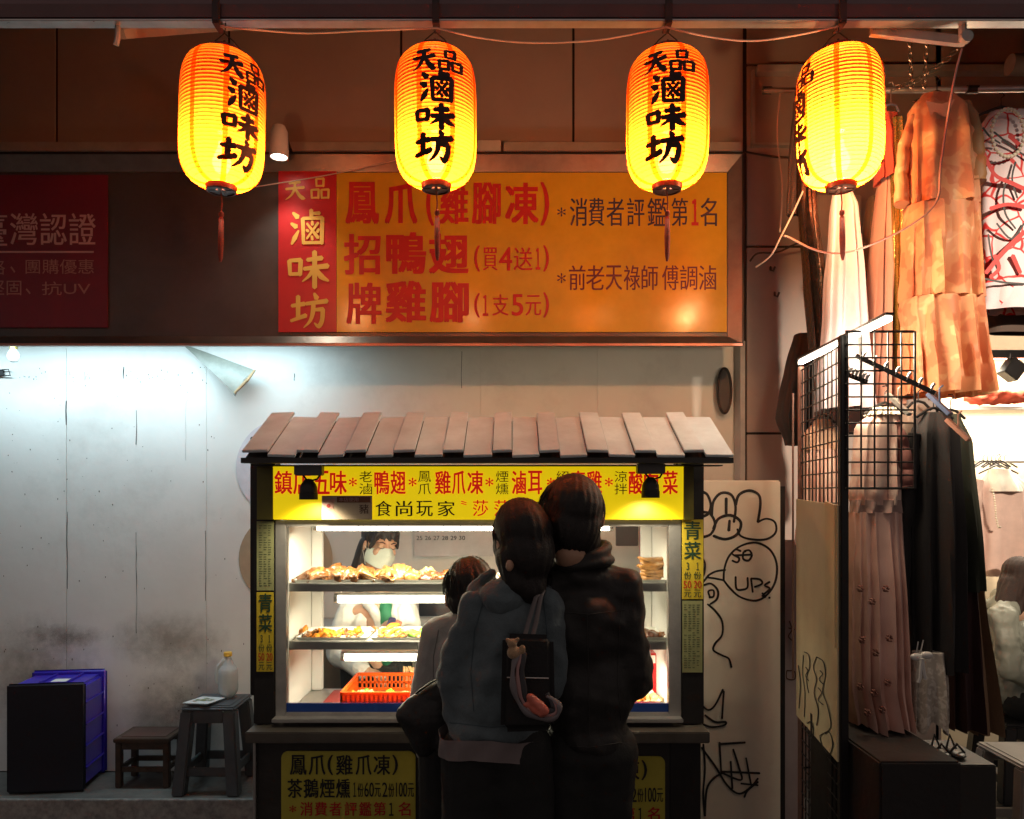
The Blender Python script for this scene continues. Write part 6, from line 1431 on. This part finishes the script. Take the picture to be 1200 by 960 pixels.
# ---------- man in the black jacket
D = 2.22
t = thing('person', 'person with short black hair in black jacket seen from behind, nearest the right', 'person', (X(690,D),D,0))
M = frame(W(668,609,D), 180+14, 10, -7)
shL, shR = W(643,690,D), W(729,690,D)
aL = [shL, W(636,795,D+.02), W(655,806,D+.25)]; aR = [shR, W(741,795,D+.02), W(722,806,D+.25)]
hp = [W(668,882,D), W(712,882,D)]
lg_ = [[hp[0], Vector((X(664,D),D+.02,.46)), Vector((X(662,D),D-.02,.08))],[hp[1], Vector((X(702,D),D+.02,.46)), Vector((X(700,D),D-.02,.08))]]
skin_body(t, M, 1.0, [shL,shR], [aL,aR], hp, lg_, [((.3,1,.15),(0,.2,1),1,.8),((-.3,1,.15),(0,.2,1),-1,.8)])
face_parts(M, t, 1.0)
mb = MB(); c = W(669,604,D)
hm_ = MB(); hm_.ell((0,.018,.034),(.087,.101,.098)); hm_.ell((0,.055,-.02),(.076,.05,.085)); hm_.xf(M); mb.add(hm_.v, hm_.f); mb.ell(c+Vector((.0,-.004,.006)), (.091,.098,.094)); mb.ell(c+Vector((.004,-.018,-.03)), (.082,.082,.07)); mb.cap(c+Vector((-.03,-.04,-.07)), c+Vector((.04,-.035,-.07)), .042,.042); mb.cap(c+Vector((-.02,-.035,-.08)), c+Vector((.0,-.035,-.115)), .05,.04); mb.cap(c+Vector((.03,-.035,-.08)), c+Vector((.035,-.03,-.10)), .045,.04)
mb.ell(c+Vector((-.03,-.0,.055)),(.05,.06,.045)); mb.ell(c+Vector((.04,-.01,.05)),(.05,.06,.045))
blob('hair', mb, M_hair, t, .006, 3, disp=hair_disp(M, .0022, 90))
mb = MB()
for k in range(46):
    a = random.uniform(-1.7,1.7); p = c+Vector((.088*math.sin(a), -.02, .096*math.cos(a)))
    q_ = p+Vector((.010*math.sin(a)+random.uniform(-.008,.008), 0, .008*math.cos(a)+random.uniform(-.006,.004))); mb.tube([p, q_],[.0008,.0003],3)
obj('loose_hair', mb, M_hair, t, kind='stuff')
strands(c+Vector((.0,-.0,.004)), (.095,.103,.104), M, t, M_hair, 620, reach=.6)
mb = MB(); e0 = W(705,608,D-.0); mb.ell(e0,(.010,.018,.028)); blob('ear', mb, M_skin, t, .004, 3)
M_bj = mat('black_jacket_cloth', (.0135,.0125,.0115), .62, var=.3, scale=7, bump=.3, bscale=110, sheen=.08)
mb = MB()
mb.ell(W(686,738,D), (.140,.110,.150)); mb.ell(W(688,810,D), (.138,.115,.160)); mb.ell(W(692,862,D), (.120,.108,.06)); limb(mb, [shL+Vector((0,0,.01)), W(683,676,D), shR+Vector((0,0,.01))],[.060,.074,.058])
limb(mb, [shL, aL[1], aL[2]], [.066,.062,.05]); limb(mb, [shR, aR[1], aR[2]], [.068,.064,.052]); limb(mb, [shR+Vector((.006,0,-.05)), W(738,790,D)],[.07,.064])
blob('jacket', mb, M_bj, t, .0075, 8, wr=.017, wscale=4.8)
mb = MB(); cc_ = W(681,655,D+.005)
mb.tube([cc_+Vector((.075*math.cos(a), .070*math.sin(a), .016*math.cos(a)+.012*math.sin(a)+.02)) for a in [2*PI*k/32 for k in range(32)]], .018, 10, closed=True)
mb.tube([cc_+Vector((.083*math.cos(a), .078*math.sin(a), .010*math.cos(a)-.012)) for a in [2*PI*k/32 for k in range(32)]], .018, 10, closed=True)
blob('collar', mb, M_bj, t, .006, 4, wr=.004)
mb = MB(); limb(mb, [hp[0],hp[1]],[.098,.092]); mb.ell(W(688,880,D),(.112,.10,.09)); limb(mb, lg_[0],[.098,.08,.062]); limb(mb, [hp[1],lg_[1][1],lg_[1][2]],[.092,.078,.062])
blob('trousers', mb, M_bp, t, .008, 5, wr=.008)
for l in lg_:
    mb = MB(); f = l[2]; mb.cap(f-Vector((0,.02,.04)), f+Vector((0,.15,-.05)), .048,.038); mb.box(f.x-.042,f.x+.042,f.y-.06,f.y+.18,0,.022); obj('shoe', mb, M_dkwire, t)

# ---------- child in the grey hoodie
D = 2.42
t = thing('person', 'small person in a light grey hoodie peering into the case, left of the hoodie wearer', 'person', (X(530,D),D,0))
M = frame(W(551,694,D), 180+25, 10, 5)
shL, shR = W(510,744,D), W(574,744,D)
aL = [shL, W(497,812,D+.0), W(500,880,D+.02)]; aR = [shR, W(580,812,D), W(570,830,D+.18)]
hp = [W(522,872,D), W(556,872,D)]
lg_ = [[hp[0], Vector((X(514,D),D+.02,.36)), Vector((X(512,D),D-.02,.07))],[hp[1], Vector((X(556,D),D+.02,.36)), Vector((X(558,D),D-.02,.07))]]
skin_body(t, M, .86, [shL,shR], [aL,aR], hp, lg_, [((-.1,.1,-1),(1,.2,0),-1,.55),((-.2,1,.1),(0,.1,1),-1,.8)], vox=.0055)
face_parts(M, t, .86)
mb = MB(); c = W(551,690,D); hm_ = MB(); hm_.ell((0,.018,.036),(.086,.100,.096)); hm_.ell((0,.055,-.02),(.075,.05,.085)); hm_.v = [v*.86 for v in hm_.v]; hm_.xf(M); mb.add(hm_.v, hm_.f); mb.ell(c+Vector((0,0,.004)),(.080,.088,.080)); mb.ell(c+Vector((.0,-.012,-.035)),(.074,.072,.055)); blob('hair', mb, M_hair, t, .006, 4, disp=hair_disp(M,.003,70))
strands(c+Vector((0,0,.004)), (.083,.092,.085), M, t, M_hair, 380, reach=.8)
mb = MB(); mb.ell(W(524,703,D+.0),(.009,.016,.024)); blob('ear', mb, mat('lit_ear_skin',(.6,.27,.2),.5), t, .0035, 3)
M_gh = mat('light_grey_fleece', (.40,.38,.36), .85, var=.08, bump=.4, bscale=160, sheen=.3)
mb = MB(); mb.ell(W(540,776,D),(.108,.085,.125)); mb.ell(W(538,830,D),(.108,.085,.10)); limb(mb, [shL+Vector((0,0,.008)),W(542,732,D),shR],[.045,.052,.045]); limb(mb,[shL,aL[1],aL[2]],[.053,.05,.036]); limb(mb,[shR,aR[1],aR[2]],[.053,.048,.038]); mb.ell(W(545,727,D-.02),(.06,.045,.034)); mb.ell(W(545,745,D-.05),(.05,.035,.05))
blob('hoodie', mb, M_gh, t, .006, 6, wr=.008, wscale=7)
mb = MB(); limb(mb,[hp[0],hp[1]],[.085,.085]); limb(mb, lg_[0],[.088,.068,.05]); limb(mb, lg_[1],[.088,.068,.05]); blob('trousers', mb, M_bp, t, .008, 4, wr=.005)
for l in lg_:
    mb = MB(); f = l[2]; mb.cap(f-Vector((0,.015,.035)), f+Vector((0,.11,-.042)), .038,.03); mb.box(f.x-.034,f.x+.034,f.y-.05,f.y+.135,0,.018); obj('shoe', mb, M_dkwire, t)
mg = thing('messenger_bag', 'black shoulder bag hanging over the back of the grey hoodie child', 'bag', W(502,845,2.25))
mb = MB(); E_ = 2.26
mb.cap(W(482,838,E_), W(496,876,E_), .045,.035); mb.cap(W(520,808,E_), W(520,866,E_), .04,.04); mb.cap(W(486,828,E_),W(520,805,E_),.035,.03); mb.ell(W(503,842,E_),(.07,.05,.085))
blob('bag_body', mb, mat('dark_nylon',(.018,.018,.018),.5,var=.3,bump=.5,bscale=90), mg, .006, 4, wr=.008, wscale=8)
mb = MB(); mb.tube([W(488,812,E_-.03),W(505,800,E_-.04),W(530,788,E_-.03),W(548,760,E_+.03),W(565,738,E_+.08)], .009, 8, .4); obj('strap', mb, mat('dark_nylon',(.018,.018,.018)), mg, smooth=True)
mb = MB(); mb.box(X(519,2.3)-.008,X(519,2.3)+.01,2.285,2.30,Z(782,2.3),Z(772,2.3)); obj('buckle', mb, M_dksteel, mg, bevel=.002)

# ---------- masked vendor behind the case
D = 3.4
t = thing('person', 'masked vendor with long dark hair in an open white coat behind the case', 'person', (X(440,D),D,0))
M = frame(W(445,639,D), 34, 9, 6)
shL, shR = W(409,716,D), W(474,716,D)
aL = [shL, W(396,768,D-.02), W(425,786,D-.16)]; aR = [shR, W(487,760,D-.02), W(474,744,D-.14)]
hp = [Vector((X(425,D),D,.82)), Vector((X(458,D),D,.82))]
lg_ = [[hp[0], Vector((X(422,D),D,.44)), Vector((X(420,D),D,.07))],[hp[1], Vector((X(460,D),D,.44)), Vector((X(462,D),D,.07))]]
skin_body(t, M, .94, [shL,shR], [aL,aR], hp, lg_, [((.8,-.4,-.1),(0,0,-1),1,.5),((-.65,-.25,.25),(.2,.9,.2),1,.9)], vox=.0055)
face_parts(M, t, .94, closed=True, mask=True)
Mi = M; mb = MB()
def hp_(c, r): mb.ell(c, r)
mb.ell((0,.016,.048),(.084,.098,.080)); mb.ell((0,-.03,.075),(.066,.06,.05)); mb.ell((0,.045,-.02),(.08,.066,.085)); mb.cap((-.066,.02,-.0),(-.078,.04,-.16),.030,.035); mb.cap((.066,.03,-.0),(.07,.05,-.15),.026,.028); mb.cap((-.03,.07,-.08),(-.04,.075,-.21),.045,.04); mb.cap((.03,.07,-.08),(.03,.075,-.2),.04,.036)
mb.cap((-.04,-.062,.070),(.04,-.062,.070),.022,.022); mb.cap((-.05,-.066,.06),(-.066,-.046,-.005),.013,.009); mb.cap((.05,-.066,.06),(.07,-.046,.0),.012,.008); mb.cap((0,-.078,.062),(.012,-.088,.036),.014,.005); mb.cap((-.02,-.078,.062),(-.022,-.088,.038),.012,.005); mb.cap((.03,-.076,.062),(.036,-.082,.034),.011,.004)
mb.v = [v*.94 for v in mb.v]; mb.xf(M); blob('hair', mb, M_hair, t, .005, 2, disp=hair_disp(M,.0025,90))
M_wc = mat('white_coat_cloth', (.74,.73,.68), .7, var=.05, bump=.3, bscale=120)
mb = MB()
mb.ell(W(425,752,D),(.075,.10,.17)); mb.ell(W(463,752,D+.02),(.062,.085,.17)); mb.ell(W(444,745,D+.05),(.12,.07,.17)); limb(mb,[shL+Vector((0,0,.01)),W(442,702,D+.03),shR+Vector((0,0,.01))],[.052,.052,.052]); mb.ell(W(440,805,D+.03),(.14,.10,.15))
limb(mb, aL, [.064,.058,.044]); limb(mb, [aR[0],aR[1],aR[2]+Vector((.02,.03,0))], [.062,.056,.044])
limb(mb, [W(424,700,D-.03),W(438,715,D-.085),W(446,740,D-.10)],[.022,.026,.022]); limb(mb, [W(466,700,D-.03),W(462,715,D-.075),W(464,740,D-.085)],[.02,.022,.02])
blob('coat', mb, M_wc, t, .0075, 6, wr=.014, wscale=7)
mb = MB(); mb.ell(W(453,745,D-.055),(.048,.055,.16)); mb.ell(W(452,712,D-.03),(.04,.05,.05)); blob('green_apron', mb, mat('green_cloth',(.02,.17,.08),.7), t, .006, 4)
mb = MB(); mb.box(X(405,D),X(478,D),D-.08,D+.1,.0,.0); mb = MB(); limb(mb,[hp[0],hp[1]],[.1,.1]); limb(mb, lg_[0],[.1,.07,.055]); limb(mb, lg_[1],[.1,.07,.055]); blob('trousers', mb, M_bp, t, .01, 4)
wt = thing('wallet', 'small dark blue and pink wallet held open by the masked vendor', 'wallet', W(462,737,D-.2))
c = W(461,737,D-.215); R = Matrix.Rotation(math.radians(20),4,'Y'); mb = MB(); mb.box(-.034,-.004,-.006,.006,-.045,.045); mb.xf(Matrix.Translation(c)@R@Matrix.Rotation(.5,4,'Z')); obj('flap', mb, mat('navy_leather',(.02,.025,.09),.4), wt, bevel=.003)
mb = MB(); mb.box(.0,.03,-.007,.005,-.042,.042); mb.xf(Matrix.Translation(c)@R@Matrix.Rotation(-.5,4,'Z')); obj('flap', mb, mat('pink_leather',(.5,.22,.16),.4), wt, bevel=.003)

# ---------- second vendor, seen between the two heads
D = 3.25
t = thing('person', 'vendor looking down with eyes lowered, face showing between the couple heads', 'person', (X(640,D),D,0))
M = frame(W(638,661,D), -12, 16, -6)
shL, shR = W(604,730,D), W(674,730,D)
aL = [shL, W(594,785,D-.02), W(620,800,D-.18)]; aR = [shR, W(684,785,D-.02), W(660,800,D-.18)]
hp = [Vector((X(624,D),D,.82)), Vector((X(656,D),D,.82))]
lg_ = [[hp[0], Vector((X(622,D),D,.44)), Vector((X(620,D),D,.07))],[hp[1], Vector((X(658,D),D,.44)), Vector((X(660,D),D,.07))]]
skin_body(t, M, .97, [shL,shR], [aL,aR], hp, lg_, [((.5,-.8,-.1),(0,0,-1),1,.5),((-.5,-.8,-.1),(0,0,-1),-1,.5)], vox=.0055)
face_parts(M, t, .97, closed=True)
mb = MB(); mb.ell((0,.016,.046),(.083,.098,.080)); mb.ell((0,-.02,.075),(.066,.06,.05)); mb.ell((0,.05,-.01),(.08,.062,.08)); mb.cap((-.05,-.058,.07),(.05,-.058,.07),.018,.018); mb.cap((-.06,-.045,.06),(-.074,-.02,.0),.012,.01); mb.cap((.06,-.045,.06),(.074,-.02,.0),.012,.01)
mb.v = [v*.97 for v in mb.v]; mb.xf(M); blob('hair', mb, mat('dark_grey_hair',(.06,.05,.045),.45,var=.5,scale=80,bump=.5,bscale=220), t, .005, 2, disp=hair_disp(M,.0025,90))
mb = MB(); mb.ell(W(640,770,D),(.13,.10,.18)); limb(mb,[shL,W(639,716,D+.02),shR],[.055,.058,.055]); limb(mb,aL,[.062,.056,.045]); limb(mb,aR,[.062,.056,.045]); mb.ell(W(640,830,D),(.13,.10,.12)); blob('coat', mb, M_wc, t, .008, 6, wr=.010)
mb = MB(); limb(mb,[hp[0],hp[1]],[.1,.1]); limb(mb, lg_[0],[.1,.07,.055]); limb(mb, lg_[1],[.1,.07,.055]); blob('trousers', mb, M_bp, t, .01, 4)

# ---------- seated person at the right edge
D = 4.0
t = thing('person', 'person in a pale grey hooded jacket sitting with back turned at the right edge', 'person', (X(1195,D),D,.05))
M = frame(W(1197,680,D), 118, 14, 0)
shL, shR = W(1176,722,D-.14), W(1208,722,D+.15)
hp = [Vector((X(1186,D),D-.09,.56)), Vector((X(1190,D),D+.09,.56))]
aL = [shL, W(1182,782,D-.2), W(1215,800,D-.2)]; aR = [shR, W(1212,782,D+.2), W(1235,800,D+.15)]
lg_ = [[hp[0], hp[0]+Vector((.42,-.03,0)), hp[0]+Vector((.40,-.03,-.43))],[hp[1], hp[1]+Vector((.42,.03,0)), hp[1]+Vector((.40,.03,-.43))]]
skin_body(t, M, .97, [shL,shR], [aL,aR], hp, lg_, [((1,0,-.1),(0,0,-1),1,.5),((1,0,-.1),(0,0,-1),-1,.5)], vox=.0075); face_parts(M, t, .97)
mb = MB(); mb.ell((0,.022,.035),(.085,.10,.09)); mb.ell((0,.06,-.03),(.08,.065,.1)); mb.cap((0,.07,-.05),(-.01,.13,-.16),.075,.05); mb.cap((-.05,.04,-.05),(-.05,.09,-.17),.04,.03); mb.cap((.05,.04,-.05),(.05,.09,-.17),.04,.03)
mb.v = [v*.97 for v in mb.v]; mb.xf(M); blob('hair', mb, M_hair2, t, .007, 3, disp=hair_disp(M,.003,80))
mb = MB(); mb.ell(W(1188,752,D),(.14,.19,.16)); mb.ell(W(1184,805,D),(.16,.19,.15)); limb(mb,[shL,W(1180,708,D),shR],[.07,.08,.07]); limb(mb, aL,[.078,.07,.05]); limb(mb, aR,[.078,.07,.05]); mb.ell(W(1168,712,D),(.07,.12,.055)); mb.ell(W(1176,700,D),(.06,.11,.04))
blob('hooded_jacket', mb, mat('pale_grey_green_nylon',(.25,.265,.22),.5,var=.1,bump=.3,bscale=60), t, .0085, 5, wr=.022, wscale=7)
mb = MB(); limb(mb, lg_[0],[.1,.085,.06]); limb(mb, lg_[1],[.1,.085,.06]); limb(mb,[hp[0],hp[1]],[.115,.115]); blob('trousers', mb, M_bp, t, .01, 4)
plastic_stool(hp[0].x+.02, D, .05, .45, .3, mat('black_plastic',(.02,.02,.02),.4), 'black plastic stool under the seated person', .36)
plastic_stool(X(1216,3.4), 3.42, .0, .45, .33, mat('pale_grey_plastic',(.26,.24,.22),.4), 'pale grey plastic stool at the lower right corner', .42)

# ---- seams lying on the clothes
from mathutils.bvhtree import BVHTree
def seam(par, part, lines, d, m, r=.0016):
    o = [x for x in bpy.data.objects if x.parent == par and x.name.split('.')[0] == part][0]
    off = parent_loc(par); bv = BVHTree.FromPolygons([v.co+off for v in o.data.vertices], [tuple(p.vertices) for p in o.data.polygons])
    for ln in lines:
        P = []
        for i in range(len(ln)-1):
            for k in range(8):
                q = k/8; p = W(ln[i][0]*(1-q)+ln[i+1][0]*q, ln[i][1]*(1-q)+ln[i+1][1]*q, d)
                ray = (p-Vector((0,0,CZ))).normalized(); hit = bv.ray_cast(Vector((0,0,CZ))+ray*1.0, ray)
                if hit[0] is not None: P.append(hit[0]+hit[1]*.0005)
        if len(P) > 3: mb = MB(); mb.tube(P, r, 5); obj('seam', mb, m, par, smooth=True)
ppl = {o['label'].split(' ')[2] if False else o['label']: o for o in bpy.data.objects if o.get('category') == 'person'}
for lb, o in ppl.items():
    if 'black jacket' in lb: seam(o, 'jacket', [[(644,716),(690,720),(738,714)],[(733,686),(726,730),(724,800),(728,850)],[(640,872),(690,876),(742,868)],[(688,720),(690,800),(690,870)]], 2.1, mat('jacket_seam',(.03,.028,.026),.6))
    if 'blue hoodie' in lb: seam(o, 'hoodie', [[(566,706),(556,740),(552,790),(556,840)],[(637,702),(641,740),(643,790)],[(520,846),(575,852),(634,848)]], 2.05, mat('hoodie_seam',(.07,.10,.115),.8))
    if 'grey hoodie' in lb or 'light grey' in lb: seam(o, 'hoodie', [[(514,738),(508,770),(508,800)]], 2.3, mat('grey_seam',(.2,.19,.18),.8))
